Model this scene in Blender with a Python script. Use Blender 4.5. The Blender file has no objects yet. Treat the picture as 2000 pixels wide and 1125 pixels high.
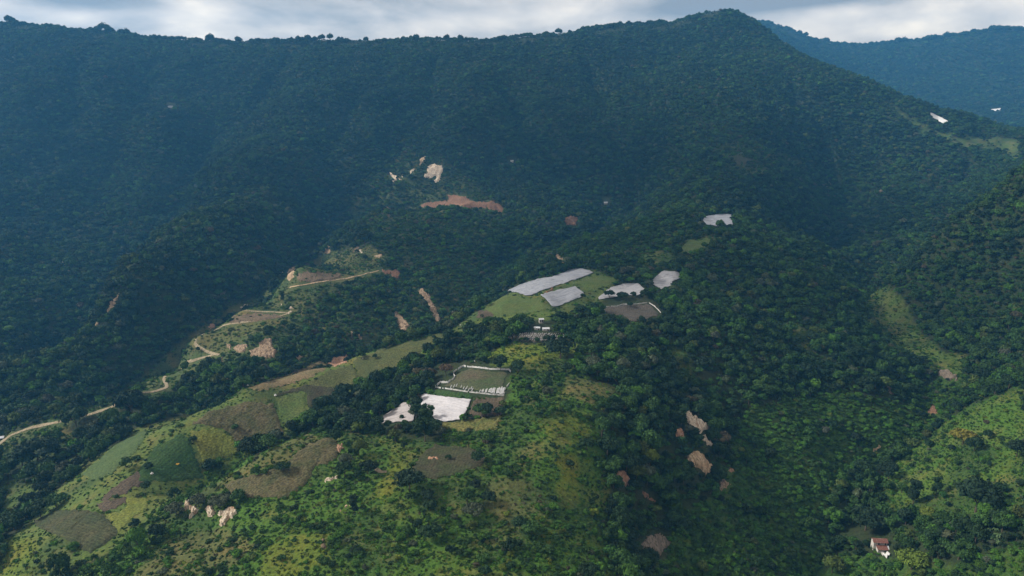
import bpy, bmesh, math, random
import numpy as np
from mathutils import Vector, Matrix
from mathutils.geometry import delaunay_2d_cdt

D = bpy.data
SC = bpy.context.scene
COL = SC.collection
rng = np.random.default_rng(7)
random.seed(7)

# ------------------------------------------------------------------ camera
PITCH = math.radians(-15.0)
F = 1428.0                      # focal length in pixels of the 2000 px wide photograph
S = 0.7                         # metres per unit of the distances noted below
cam_d = D.cameras.new("camera")
cam_d.sensor_width = 36.0
cam_d.lens = 36.0 * F / 2000.0
cam_d.clip_start = 1.0
cam_d.clip_end = 20000.0
cam = D.objects.new("camera", cam_d)
COL.objects.link(cam)
cam.location = (0, 0, 0)
cam.rotation_euler = (math.radians(90) + PITCH, 0, 0)
SC.camera = cam

# ------------------------------------------------------------------ sky and sun
SUN_ELEV, SUN_AZ = math.radians(35), math.radians(-84)     # azimuth from +Y, to the left: the sun stands left of the view
SKY_STRENGTH = 0.10
CLOUD_BRIGHT = 0.66
SUN_STRENGTH = 3.7
EXPOSURE = 0.6
# unseen clouds added for their shade: ground point in the middle of the shadow, width, depth
SHADE_CLOUDS = [(240, 850, 240, 240), (250, 1010, 380, 340), (50, 1260, 660, 340), (650, 1600, 700, 450), (220, 2050, 900, 560), (-780, 1800, 420, 420)]
VOL_DENS = 0.000076
VOL_COL = (0.12, 0.48, 0.98)
world = D.worlds.new("World")
SC.world = world
world.use_nodes = True
def build_world():
    nt = world.node_tree
    nt.nodes.clear()
    N, L = nt.nodes.new, nt.links.new
    out = N("ShaderNodeOutputWorld"); bg = N("ShaderNodeBackground")
    sky = N("ShaderNodeTexSky"); sky.sky_type = 'NISHITA'; sky.sun_disc = False
    sky.sun_elevation = SUN_ELEV; sky.sun_rotation = SUN_AZ
    tc = N("ShaderNodeTexCoord")
    sc = N("ShaderNodeVectorMath"); sc.operation = 'MULTIPLY'; sc.inputs[1].default_value = (1, 1, 3.0)
    L(tc.outputs['Generated'], sc.inputs[0])
    n1 = N("ShaderNodeTexNoise"); n1.inputs['Scale'].default_value = 4.2; n1.inputs['Detail'].default_value = 7
    n1.inputs['Roughness'].default_value = .55; n1.inputs['Distortion'].default_value = .35
    L(sc.outputs[0], n1.inputs['Vector'])
    n2 = N("ShaderNodeTexNoise"); n2.inputs['Scale'].default_value = 14; n2.inputs['Detail'].default_value = 6
    L(sc.outputs[0], n2.inputs['Vector'])
    a = N("ShaderNodeMath"); a.operation = 'MULTIPLY_ADD'; a.inputs[1].default_value = .3
    L(n2.outputs['Fac'], a.inputs[0]); L(n1.outputs['Fac'], a.inputs[2])
    val = a.outputs[0]
    # broad bright breaks and dark bellies of the cloud deck, fixed to compass directions
    def blob(val, az, el, waz, wel, amp):
        d = (math.sin(az) * math.cos(el), math.cos(az) * math.cos(el), math.sin(el))
        sub = N("ShaderNodeVectorMath"); sub.operation = 'SUBTRACT'; sub.inputs[1].default_value = d
        L(tc.outputs['Generated'], sub.inputs[0])
        m = N("ShaderNodeVectorMath"); m.operation = 'MULTIPLY'; m.inputs[1].default_value = (1 / waz, 1 / waz, 1 / wel)
        L(sub.outputs[0], m.inputs[0])
        le = N("ShaderNodeVectorMath"); le.operation = 'LENGTH'; L(m.outputs[0], le.inputs[0])
        mr = N("ShaderNodeMapRange"); mr.interpolation_type = 'SMOOTHSTEP'
        mr.inputs['From Min'].default_value = 0; mr.inputs['From Max'].default_value = 1
        mr.inputs['To Min'].default_value = amp; mr.inputs['To Max'].default_value = 0
        L(le.outputs['Value'], mr.inputs['Value'])
        ad = N("ShaderNodeMath"); ad.operation = 'ADD'; L(val, ad.inputs[0]); L(mr.outputs[0], ad.inputs[1])
        return ad.outputs[0]
    for px, py, wx, wy, amp in SKY_BLOBS:
        az = math.atan((px - 1000) / F / math.cos(PITCH)); el = math.atan((562 - py) / F) + PITCH
        val = blob(val, az, el, wx / F, wy / F, amp)
    cr = N("ShaderNodeValToRGB")
    e = cr.color_ramp.elements
    e[0].position = .40; e[0].color = (.37, .36, .36, 1)
    e[1].position = .90; e[1].color = (1.75, 1.48, 1.12, 1)
    for p, c in ((.53, (.58, .54, .50, 1)), (.64, (.86, .77, .68, 1)), (.76, (1.22, 1.06, .88, 1))):
        q = e.new(p); q.color = c
    L(val, cr.inputs['Fac'])
    gain = N("ShaderNodeVectorMath"); gain.operation = 'SCALE'; gain.inputs['Scale'].default_value = CLOUD_BRIGHT / SKY_STRENGTH
    L(cr.outputs['Color'], gain.inputs[0])
    mix = N("ShaderNodeMix"); mix.data_type = 'RGBA'; mix.inputs['Factor'].default_value = .9
    L(sky.outputs[0], mix.inputs['A']); L(gain.outputs[0], mix.inputs['B'])
    bg.inputs['Strength'].default_value = SKY_STRENGTH
    L(mix.outputs['Result'], bg.inputs['Color'])
    L(bg.outputs[0], out.inputs['Surface'])
SKY_BLOBS = [(40, 20, 160, 60, .18), (250, 12, 260, 36, -.16), (225, 52, 90, 26, .2), (430, 25, 120, 50, .2),
             (680, 20, 260, 50, -.02), (620, 60, 200, 30, .1), (1000, 5, 200, 26, -.08), (980, 45, 220, 30, .06), (1250, 25, 230, 60, -.06),
             (1540, 4, 190, 34, -.42), (1380, 14, 210, 52, -.46), (1690, 70, 90, 26, .18), (1760, 40, 160, 60, .03), (1960, 30, 120, 50, .12)]
build_world()

sun_d = D.lights.new("sun", 'SUN')
sun_d.energy = SUN_STRENGTH
sun_d.angle = math.radians(10)
sun_d.color = (1.0, .95, .86)
sun = D.objects.new("sun", sun_d)
COL.objects.link(sun)
sd = Vector((math.sin(SUN_AZ) * math.cos(SUN_ELEV), math.cos(SUN_AZ) * math.cos(SUN_ELEV), math.sin(SUN_ELEV)))
sun.rotation_euler = sd.to_track_quat('Z', 'Y').to_euler()
sun.location = sd * 3000

SC.view_settings.view_transform = 'Standard'
SC.view_settings.look = 'None'
SC.view_settings.exposure = EXPOSURE
SC.view_settings.gamma = 1.0
SC.view_settings.use_curve_mapping = False
SC.cycles.max_bounces = 6
SC.cycles.diffuse_bounces = 3
SC.cycles.volume_bounces = 1
SC.cycles.transparent_max_bounces = 8

# ------------------------------------------------------------------ terrain heights
cP, sP = math.cos(PITCH), math.sin(PITCH)
def ray(px, py):
    px = np.asarray(px, float); py = np.asarray(py, float)
    u = (px - 1000) / F; v = (562 - py) / F
    return np.stack([u, cP - v * sP, sP + v * cP], -1)
def project(P):
    P = np.asarray(P, float)
    d = P[..., 1] * cP + P[..., 2] * sP
    up = -P[..., 1] * sP + P[..., 2] * cP
    d = np.maximum(d, 1e-3)
    return 1000 + F * P[..., 0] / d, 562 - F * up / d

CTRL = [
 # crest of the left shoulder of the central spur
 (1150,522,1350),(1080,540,1290),(1000,572,1220),(930,605,1150),(870,645,1080),(780,665,1040),(700,690,1000),(600,720,950),
 (480,752,890),(400,800,830),(330,845,790),(250,925,710),(190,990,660),(100,1075,590),
 (560,780,868),(640,770,885),(330,900,740),(420,850,790),(760,720,940),(880,690,960),
 # central spur
 (1110,575,1150),(1050,650,970),(1000,690,900),(930,740,830),(870,800,760),(880,860,700),(1160,600,1110),
 (1210,568,1190),(1300,545,1270),(1350,490,1430),(1400,435,1580),(1400,380,1780),(1450,320,2000),(1450,250,2250),(1440,150,2600),(1435,70,2900),(1425,22,3050),(1475,110,3400),(1530,150,3350),(1600,190,3250),(1680,215,3100),(1760,250,2900),(1425,90,3600),(1560,150,4200),
 # nearer crest, lower left
 (780,850,720),(700,845,730),(600,845,735),(490,890,700),(400,950,660),(310,1010,620),(200,1090,570),
 (950,690,930),(800,740,900),(700,790,850),(620,820,818),(520,872,790),(440,905,765),
 # front faces
 (0,1125,590),(100,1125,560),(200,1125,535),(350,1125,515),(500,1125,500),(700,1125,490),(1000,1125,490),(1150,1125,510),(1250,1125,560),(1330,1125,600),
 (600,950,629),(500,1000,590),(400,1050,580),(800,950,610),(950,950,615),(1000,1040,555),(750,1040,550),(1100,900,650),(1100,800,740),(1050,720,850),
 (1150,700,880),(1200,650,980),(1300,600,1090),(1250,750,850),(1200,850,720),(1150,950,640),(1200,1040,600),
 # right flank
 (1350,750,900),(1350,850,780),(1300,950,690),(1280,1060,630),(1420,950,720),(1450,850,830),(1500,750,950),(1600,650,1150),(1450,650,1080),
 (1500,550,1300),(1400,500,1400),(1600,550,1400),
 # hidden valley behind the left shoulder
 (1150,470,1650),(1000,530,1500),(930,590,1370),(860,665,1230),(740,715,1120),(600,755,1030),(480,790,975),(300,815,930),(200,850,900),(120,880,870),(40,920,830),(0,960,790),
 (250,860,830),(190,900,790),(130,960,730),(80,1020,680),(30,1060,640),
 (1280,420,1800),
 # spur with the dirt road
 (720,470,1700),(560,530,1500),(460,600,1350),(370,660,1230),(280,740,1090),(130,805,960),(0,860,900),(500,610,1325),(400,690,1180),(330,745,1060),
 (510,690,1120),(560,725,1060),(650,600,1350),(700,550,1500),(750,600,1350),(620,650,1230),(830,580,1430),(900,500,1650),(850,450,1800),(750,430,1900),(900,400,2000),(830,340,2250),
 # valley left of it
 (620,470,1800),(540,520,1600),(480,560,1580),(400,620,1400),(300,690,1280),(200,740,1180),(100,780,1090),(0,810,1040),(700,440,2050),(780,400,2150),
 # spur left of that valley
 (520,370,1990),(440,405,1880),(370,440,1780),(310,480,1680),(260,520,1590),(220,565,1490),(190,620,1390),(150,660,1300),(90,695,1220),(0,740,1130),
 (330,420,2000),(270,470,1880),(200,530,1730),(130,600,1560),(60,660,1420),
 # great mountain wall
 (0,560,1600),(0,400,1950),(0,250,2400),(0,120,2800),(0,57,3000),(150,350,2100),(150,200,2500),(100,470,1800),(130,63,3020),(250,73,3050),(500,83,3100),(850,79,3150),
 (640,81,3120),(950,81,3150),(1000,75,3150),(1100,67,3150),(1200,52,3150),(1310,45,3130),(300,250,2450),(400,330,2150),(480,200,2600),(550,300,2250),(650,330,2250),(700,200,2650),(650,130,2850),(850,230,2550),(1000,200,2650),
 (1000,350,2250),(1000,420,1950),(1150,300,2350),(1150,380,2100),(1250,200,2600),(1300,330,2150),(1150,430,1850),(1300,120,2850),(400,130,2850),(1000,130,2850),(1150,130,2850),
 (620,130,2800),(590,200,2560),(560,250,2420),(700,250,2480),(760,300,2330),
 (430,200,2680),(410,260,2500),(380,330,2260),(350,390,2080),(250,300,2380),(230,380,2130),(170,430,1980),
 (900,150,2780),(930,260,2480),(870,330,2330),(1080,230,2560),(1100,330,2330),(1350,200,2400),(1330,280,2220),(1260,280,2420),(1230,360,2180),
 # right of the peak
 (1475,46,3000),(1510,76,2950),(1545,100,2890),(1590,122,2800),(1650,143,2680),(1720,178,2560),(1807,218,2420),(1860,274,2300),(1930,320,2150),(1550,250,2400),(1550,350,2150),(1750,350,2150),(1700,330,2280),(1640,400,2150),
 (1800,400,1950),(1850,350,2100),(1650,480,1800),(1550,450,1850),(1500,400,1850),(1750,470,1750),(1700,570,1400),(1760,660,1150),(1950,420,1800),
 # right hill
 (2000,335,1480),(1930,385,1480),(1850,440,1480),(1780,510,1470),(2000,500,1300),(1900,600,1250),(2000,650,1130),(1820,600,1320),(2100,300,1350),
 # right valley and meadow
 (1900,740,1000),(1850,730,1045),(1800,810,930),(1700,890,840),(1630,970,760),(1580,1060,690),(1550,1125,640),
 (1700,760,980),(1620,870,850),(1480,1000,710),(1400,1060,650),(1450,1125,620),
 (2000,740,890),(1930,765,895),(1850,850,840),(1850,900,780),(1950,850,800),(2000,950,670),(1900,970,700),(1750,970,745),(1720,1060,680),(1850,1060,630),(2000,1060,580),
 (1700,1125,640),(1850,1125,590),(2000,1125,540),
 # far mountain
 (1500,45,6900),(1560,67,6850),(1640,97,6750),(1720,95,6700),(1800,93,6600),(1860,79,6500),(2000,63,6350),(1750,150,6000),(1900,150,5700),(1835,230,4700),(1943,213,4900),(2000,250,4200),(1900,290,3400),(1990,330,2800),
 # beyond the frame
 (-400,50,3000),(-400,250,2400),(-400,450,1850),(-400,700,1250),(-400,900,900),(-400,1125,600),(-900,100,2700),(-900,600,1300),(-900,1125,620),
 (2400,50,6000),(2400,200,2200),(2400,300,1400),(2400,650,1000),(2400,900,700),(2400,1125,500),(2900,200,2000),(2900,700,950),
 (1000,1400,400),(300,1400,430),(1700,1400,410),
]
WORLD_CTRL = [(0,0,-430),(-700,0,-450),(700,0,-420),(0,-500,-450),(900,-500,-430),(-900,-500,-460),(0,4900,200),(-1500,5000,180),(900,5100,170),
              (-2500,5500,100),(-4500,5500,150),(-4500,3300,50),(2400,8900,300),(0,8000,-100),(-2500,8000,-100),(3000,9900,100),(5500,7500,300),(5500,4000,200),(-3000,800,-350),(3000,800,-250)]
# crests that hide a dip: the ground behind falls away below the line of sight (column, row, distance, how far behind, how deep)
CRESTS = [(640,492,1620,90,34),(560,530,1500,90,38),(510,565,1420,85,40),(460,600,1350,80,40),(415,630,1290,80,38),(370,660,1240,75,34),(325,700,1160,70,30),(280,740,1090,70,26),(220,770,1030,60,20),
          (370,440,1780,90,30),(310,480,1680,90,36),(260,520,1590,85,38),(220,565,1490,80,36),(190,620,1390,75,32),(150,660,1300,70,28),(90,695,1220,60,22),
          (700,690,1000,70,26),(600,720,950,65,26),(480,752,890,60,24),(400,800,830,55,20),(600,845,735,45,16),(490,890,700,45,18),(400,950,660,40,16),
          (1930,385,1480,90,40),(1850,440,1480,90,40),(1780,510,1470,80,30),(520,370,1990,90,30),(440,405,1880,90,30)]
def far(Y):
    """the mountain stands further back than the noted distances"""
    return np.where(Y < 1500, Y, np.where(Y < 3100, 1500 + (Y - 1500) * 1.65, 4140 + (Y - 3100)))
extra = []
for px, py, Yc, back, deep in CRESTS:
    Yc = float(far(np.array(Yc, float))); d_ = ray(px, py); extra.append((d_[0] / d_[1] * (Yc + back), Yc + back, d_[2] / d_[1] * (Yc + back) - deep))
c = np.array(CTRL, float)
r = ray(c[:, 0], c[:, 1])
cy = far(c[:, 2]); cx = r[:, 0] / r[:, 1] * cy; cz = r[:, 2] / r[:, 1] * cy
w = np.array(WORLD_CTRL + extra, float)
cx = np.r_[cx, w[:, 0]] * S; cy = np.r_[cy, w[:, 1]] * S; cz = np.r_[cz, w[:, 2]] * S
Y0 = 650.0 * S
def dom(x, y):
    q = np.maximum(y + Y0, 20)
    return x / q, np.log(q / (1000 * S))
ca, cb = dom(cx, cy)
def tps(r2):
    return 0.5 * r2 * np.log(r2 + 1e-12)
n = len(cx)
A = np.zeros((n + 3, n + 3))
A[:n, :n] = tps((ca[:, None] - ca) ** 2 + (cb[:, None] - cb) ** 2) + np.eye(n) * 2e-5
A[:n, n] = A[n, :n] = 1; A[:n, n + 1] = A[n + 1, :n] = ca; A[:n, n + 2] = A[n + 2, :n] = cb
W = np.linalg.solve(A, np.r_[cz, 0, 0, 0])

# value noise in numpy
def _hash(ix, iy, seed):
    h = (ix.astype(np.int64) * 374761393 + iy.astype(np.int64) * 668265263 + seed * 974634777) & 0xffffffff
    h = ((h ^ (h >> 13)) * 1274126177) & 0xffffffff
    return ((h ^ (h >> 16)) & 0xffffff) / float(0xffffff)
def vnoise(x, y, seed=0):
    ix = np.floor(x); iy = np.floor(y); fx = x - ix; fy = y - iy
    fx = fx * fx * fx * (fx * (fx * 6 - 15) + 10); fy = fy * fy * fy * (fy * (fy * 6 - 15) + 10)
    a = _hash(ix, iy, seed); b = _hash(ix + 1, iy, seed); c2 = _hash(ix, iy + 1, seed); d = _hash(ix + 1, iy + 1, seed)
    return (a * (1 - fx) + b * fx) * (1 - fy) + (c2 * (1 - fx) + d * fx) * fy
def fbm(x, y, seed=0, octv=4):
    t = 0; amp = .5; tot = 0
    for k in range(octv):
        t = t + amp * vnoise(x * 2 ** k + 17.3 * k, y * 2 ** k - 9.1 * k, seed + k); tot += amp; amp *= .5
    return t / tot
def ridged(x, y, seed=0, octv=4):
    t = 0; amp = .5; tot = 0
    for k in range(octv):
        t = t + amp * (1 - np.abs(2 * vnoise(x * 2 ** k + 5.7 * k, y * 2 ** k + 3.3 * k, seed + k) - 1)); tot += amp; amp *= .5
    return t / tot
def sstep(a, b, x):
    t = np.clip((x - a) / (b - a), 0, 1); return t * t * (3 - 2 * t)

def height_raw(x, y):
    a, b = dom(x, y)
    z = np.empty_like(a)
    fa, fb = a.ravel(), b.ravel(); out = np.empty(fa.size)
    for i in range(0, fa.size, 20000):
        s = slice(i, i + 20000)
        out[s] = tps((fa[s, None] - ca) ** 2 + (fb[s, None] - cb) ** 2) @ W[:n] + W[n] + W[n + 1] * fa[s] + W[n + 2] * fb[s]
    return out.reshape(a.shape)
def relief(x, y, z):
    # gullies of the mountain wall run down towards the lower left
    wall = sstep(1150, 1600, y + .15 * x) * (1 - sstep(2300, 2650, y + .15 * x))
    gx = (x * .86 - y * .5) / 200.0; gy = (x * .5 + y * .86) / 700.0
    wx = (fbm(x / 260, y / 260, 11, 3) - .5) * 1.3
    z = z + wall * 70 * (ridged(gx + wx, gy + wx * .5, 3, 4) - .62)
    mid = sstep(500, 800, y) * (1 - sstep(2750, 3100, y))
    z = z + mid * 12 * (ridged(x / 85, y / 85, 23, 3) - .6)
    z = z + 5.0 * (fbm(x / 70, y / 70, 31, 4) - .5) + 1.2 * (fbm(x / 14, y / 14, 41, 3) - .5)
    return z

# fan shaped grid: rows further and further apart
GA = np.linspace(-1.3, 1.3, 720)
GB = np.linspace(math.log((-.55 * Y0 + Y0) / (1000 * S)), math.log((9600 * S + Y0) / (1000 * S)), 860)
gb, ga = np.meshgrid(GB, GA, indexing='ij')
GY = np.exp(gb) * 1000 * S - Y0
GX = ga * (GY + Y0)
GZ = height_raw(GX, GY)
def height(x, y):
    a, b = dom(np.asarray(x, float), np.asarray(y, float))
    i = np.clip((a - GA[0]) / (GA[1] - GA[0]), 0, len(GA) - 1.001); j = np.clip((b - GB[0]) / (GB[1] - GB[0]), 0, len(GB) - 1.001)
    i0 = i.astype(int); j0 = j.astype(int); fi = i - i0; fj = j - j0
    return (GZ[j0, i0] * (1 - fi) + GZ[j0, i0 + 1] * fi) * (1 - fj) + (GZ[j0 + 1, i0] * (1 - fi) + GZ[j0 + 1, i0 + 1] * fi) * fj

YS = np.exp(np.linspace(math.log(200 * S), math.log(8800 * S), 1100))
def cast(px, py):
    """where the rays of these pixels first meet the ground"""
    d = ray(px, py); kx = d[..., 0] / d[..., 1]; kz = d[..., 2] / d[..., 1]
    shp = kx.shape; kx = kx.ravel(); kz = kz.ravel()
    hit = np.full(kx.size, np.nan)
    idx = np.arange(kx.size); prev = np.full(kx.size, np.inf)
    for m, Y in enumerate(YS):
        diff = Y * kz[idx] - height(Y * kx[idx], np.full(idx.size, Y))
        h = diff < 0
        if h.any():
            if m > 0:
                t = prev[h] / (prev[h] - diff[h]); hit[idx[h]] = YS[m - 1] + t * (Y - YS[m - 1])
            else:
                hit[idx[h]] = Y
        keep = ~h; idx = idx[keep]; prev = diff[keep]
        if idx.size == 0: break
    P = np.stack([hit * kx, hit, hit * kz], -1)
    return P.reshape(shp + (3,))

# ravines (lowered) and rounded spurs (raised) that run down the mountain: line in the photograph, metres, half width
STROKES = [
 ([(392,231),(364,301),(350,385),(308,448),(210,525),(147,609),(90,670)], -42, 60), ([(609,301),(532,329),(440,390),(392,420),(300,490),(235,560)], 22, 70),
 ([(721,392),(630,448),(560,500),(470,555),(420,600),(336,668),(255,742)], -38, 50), ([(700,200),(640,290),(590,400),(560,470)], -28, 55),
 ([(980,175),(1050,280),(1134,350),(1215,400),(1130,445),(1010,470),(950,530),(890,585)], -34, 55), ([(560,100),(500,180),(450,235)], -24, 50),
 ([(150,120),(120,230),(60,330),(0,420)], -30, 55), ([(290,120),(250,220),(190,330),(120,430),(40,520)], -30, 55), ([(850,110),(830,200),(760,280),(715,350)], -28, 55),
 ([(1150,120),(1190,230),(1240,320),(1230,380)], -28, 55), ([(1360,110),(1330,200),(1280,290)], 18, 60), ([(930,130),(950,220),(900,310)], 16, 60), ([(700,130),(730,220),(680,320)], 14, 55),
 ([(1540,150),(1600,260),(1640,400),(1650,480),(1700,565),(1760,650),(1830,712),(1800,810),(1700,890),(1630,970),(1580,1060)], -20, 45),
 ([(1900,300),(1800,380),(1690,430)], -16, 40), ([(1400,530),(1480,600),(1560,700),(1600,760)], -14, 28), ([(1290,640),(1380,740),(1440,850),(1470,950)], -12, 26), ([(1960,420),(1860,520),(1790,610)], -14, 34),
 ([(640,590),(600,650),(560,700)], -9, 24), ([(800,520),(760,580),(720,650)], -12, 30),
]
def carve():
    dz = np.zeros(GX.shape)
    for line, dep, wid in STROKES:
        pts = []
        for (x0, y0), (x1, y1) in zip(line[:-1], line[1:]):
            for t in np.linspace(0, 1, 5, endpoint=False): pts.append((x0 + (x1 - x0) * t, y0 + (y1 - y0) * t))
        pts.append(line[-1]); q = np.array(pts); P = cast(q[:, 0], q[:, 1]); P = P[~np.isnan(P[:, 1])]
        bx = (GX > P[:, 0].min() - 4 * wid) & (GX < P[:, 0].max() + 4 * wid) & (GY > P[:, 1].min() - 4 * wid) & (GY < P[:, 1].max() + 4 * wid)
        x = GX[bx] + 26 * (fbm(GX[bx] / 75, GY[bx] / 75, 501, 3) - .5) * 2; y = GY[bx] + 26 * (fbm(GX[bx] / 75, GY[bx] / 75, 511, 3) - .5) * 2
        d = np.full(x.shape, 1e9); m = len(P)
        for i in range(m - 1):
            ax, ay = P[i, :2]; bx_, by_ = P[i + 1, :2]
            if abs(by_ - ay) > 320: continue
            L2 = (bx_ - ax) ** 2 + (by_ - ay) ** 2 + 1e-6
            t = np.clip(((x - ax) * (bx_ - ax) + (y - ay) * (by_ - ay)) / L2, 0, 1)
            e = np.hypot(x - ax - t * (bx_ - ax), y - ay - t * (by_ - ay))
            f = (i + t) / (m - 1); e = e / (1 + .5 * float(sstep(1050, 2000, ay))); e = e / (.35 + .65 * np.minimum(1, f * 3))      # heads of ravines are narrow
            d = np.minimum(d, e)
        prof = np.exp(-(d / wid) ** 1.5) if dep < 0 else np.exp(-(d / wid) ** 2)
        dz[bx] += dep * prof * (1 + .45 * sstep(1050, 2000, y))
    return dz
GZ = GZ + carve()
GZ = relief(GX, GY, GZ)

# ------------------------------------------------------------------ rasters seen from the photograph's standpoint
RW, RH = 1000, 562
pxs, pys = np.meshgrid((np.arange(RW) + .5) * 2, (np.arange(RH) + .5) * 2)
VIEW = cast(pxs, pys)                        # ground point seen at every second pixel
DEPTH = np.where(np.isnan(VIEW[..., 1]), 1e9, VIEW[..., 1])
def in_poly(poly, x, y):
    res = np.zeros(x.shape, bool); m = len(poly)
    for i in range(m):
        x0, y0 = poly[i]; x1, y1 = poly[(i + 1) % m]
        if y0 == y1: continue
        t = ((y0 > y) != (y1 > y)) & (x < (x1 - x0) * (y - y0) / (y1 - y0) + x0)
        res ^= t
    return res
def raster(poly, grow=0):
    m = in_poly(poly, pxs, pys)
    for k in range(grow):
        q = m.copy(); q[1:] |= m[:-1]; q[:-1] |= m[1:]; q[:, 1:] |= m[:, :-1]; q[:, :-1] |= m[:, 1:]; m = q
    return m
def lookup(img, x, y, z, default, tol=90, wob=0):
    """value of a raster at the ground points, where the photograph's standpoint sees them"""
    px, py = project(np.stack([x, y, z], -1))
    if wob:
        px = px + wob * (fbm(x / 25, y / 25, 61, 3) - .5) * 2; py = py + wob * (fbm(x / 25, y / 25, 71, 3) - .5) * 2
    i = np.floor(px / 2).astype(int); j = np.floor(py / 2).astype(int)
    low = j >= RH
    ok = (i >= 0) & (i < RW) & (j >= 0) & (j < RH) & (y > 0)
    i = np.clip(i, 0, RW - 1); j = np.clip(j, 0, RH - 1)
    ok &= (y - DEPTH[j, i]) < tol
    return np.where(ok, img[j, i], np.where(low & (px > -400) & (px < 2400), img[RH - 1, i], default))

# zones of ground cover: id -> outline in the photograph
FOREST, FRONT, SHOULDER, ROADSPUR, RMEADOW, STRIP, LOWWOOD, CLEAR, YELLOW, LIGHTWOOD, WALL, DRY = range(12)
ZONES = [
 (LIGHTWOOD, [(560,640),(600,600),(700,560),(760,480),(680,420),(720,350),(800,290),(900,330),(1000,430),(940,480),(990,530),(930,600),(880,630),(760,650),(700,680),(600,710),(560,720)]),
 (LIGHTWOOD, [(1050,480),(1150,460),(1260,430),(1380,440),(1400,480),(1330,520),(1250,540),(1180,530),(1120,515)]),
 (FRONT, [(-60,1180),(130,1125),(200,1090),(310,1012),(400,952),(490,892),(600,840),(640,838),(700,848),(760,850),(850,865),(880,832),(985,815),(1000,720),(1080,690),(1150,740),(1170,850),(1185,900),(1195,960),(1180,1040),(1230,1180)]),
 (SHOULDER, [(985,575),(1010,570),(1150,525),(1210,541),(1160,600),(1060,622),(960,632),(880,660),(780,730),(700,760),(620,795),(550,850),(450,885),(400,915),(390,940),(320,990),(250,1040),(210,1080),(100,1125),(-20,1125),(-20,1080),(60,1020),(100,960),(160,915),(220,870),(290,830),(400,800),(480,756),(600,724),(700,694),(870,648),(930,609)]),
 (ROADSPUR, [(640,492),(720,482),(760,500),(740,535),(680,560),(600,590),(590,640),(570,665),(550,700),(470,715),(400,720),(330,760),(300,775),(240,785),(130,832),(60,850),(0,880),(-20,850),(120,812),(240,766),(310,712),(370,655),(460,597),(540,560),(560,535)]),
 (RMEADOW, [(2020,735),(1930,775),(1880,800),(1840,830),(1800,870),(1740,900),(1720,950),(1740,1000),(1850,1010),(1920,1000),(2020,1010)]),
 (LOWWOOD, [(1450,800),(1560,775),(1660,760),(1760,790),(1830,740),(1880,740),(1880,790),(1800,860),(1730,890),(1640,940),(1610,1000),(1610,1150),(1260,1150),(1300,1090),(1320,1010),(1400,965),(1430,900),(1440,850)]),
 (LOWWOOD, [(1640,1080),(1740,1090),(1850,1100),(2020,1060),(2020,1150),(1600,1150)]),
 (STRIP, [(1690,575),(1735,555),(1780,600),(1800,650),(1850,685),(1890,700),(1880,740),(1840,725),(1790,700),(1730,672),(1700,630)]),
 (CLEAR, [(1310,650),(1345,690),(1370,745),(1330,730),(1305,690)]),
 (CLEAR, [(1540,610),(1570,640),(1580,680),(1560,690),(1540,650)]),
 (CLEAR, [(1320,486),(1345,466),(1395,464),(1382,480),(1362,498),(1330,500)]),
 (CLEAR, [(1240,500),(1310,495),(1330,510),(1290,525),(1250,520)]),
 (CLEAR, [(1720,190),(1800,245),(1850,262),(1990,275),(1990,310),(1900,290),(1800,262)]),
 (LIGHTWOOD, [(1390,290),(1450,270),(1530,300),(1590,320),(1560,335),(1480,345),(1410,330)]),
 (YELLOW, [(945,695),(990,672),(1070,668),(1130,672),(1120,690),(1080,700),(1075,720),(1020,724),(960,714)]),
 (YELLOW, [(1045,820),(1090,800),(1140,830),(1155,862),(1080,872)]),
 (YELLOW, [(1090,890),(1125,885),(1135,950),(1120,1000),(1095,985)]),
 (YELLOW, [(765,870),(810,880),(790,930),(760,965),(700,985),(760,920)]),
 (YELLOW, [(520,1065),(570,1040),(640,1040),(640,1100),(560,1125),(500,1125)]),
 (YELLOW, [(-20,1050),(60,1050),(110,1100),(60,1125),(-20,1125)]),
 (DRY, [(600,843),(490,895),(400,955),(310,1015),(260,1050),(330,1010),(420,965),(520,915),(600,880),(660,870)]),
 (DRY, [(330,1050),(420,1030),(500,1060),(450,1110),(350,1125),(250,1125)]),
 (DRY, [(960,930),(1060,950),(1070,990),(1000,1030),(940,990)]),
 (DRY, [(1100,735),(1180,745),(1220,780),(1150,790),(1100,770)]),
 (DRY, [(640,495),(720,485),(750,505),(700,545),(610,560),(570,545)]),
 (DRY, [(370,660),(460,600),(570,612),(560,640),(460,660),(400,690)]),
 (ROADSPUR, [(-20,885),(60,848),(130,828),(150,858),(110,885),(40,905),(-20,920)]),
 (SHOULDER, [(90,905),(140,890),(172,900),(130,928)]),
 (SHOULDER, [(-20,935),(50,940),(100,950),(70,990),(20,1015),(-20,1020)]),
 (FRONT, [(195,1092),(250,1040),(320,988),(390,938),(452,884),(500,893),(402,957),(312,1018)]),
 (FOREST, [(1000,640),(1060,640),(1010,655),(1000,670),(950,690),(900,705),(860,740),(800,790),(740,825),(660,835),(600,830),(640,795),(720,755),(790,715),(880,665)]),
]
zone_img = np.full((RH, RW), FOREST)
wallmask = DEPTH > 1340
zone_img[wallmask] = WALL
for zid, poly in ZONES:
    zone_img[raster(poly)] = zid
GROUND = np.zeros((12, 3))
GROUND[FOREST] = (.022, .034, .012); GROUND[WALL] = (.022, .034, .014); GROUND[FRONT] = (.045, .098, .012)
GROUND[SHOULDER] = (.070, .105, .022); GROUND[ROADSPUR] = (.050, .076, .022); GROUND[RMEADOW] = (.050, .100, .014)
GROUND[STRIP] = (.062, .100, .020); GROUND[LOWWOOD] = (.034, .072, .013); GROUND[CLEAR] = (.046, .080, .020)
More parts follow.
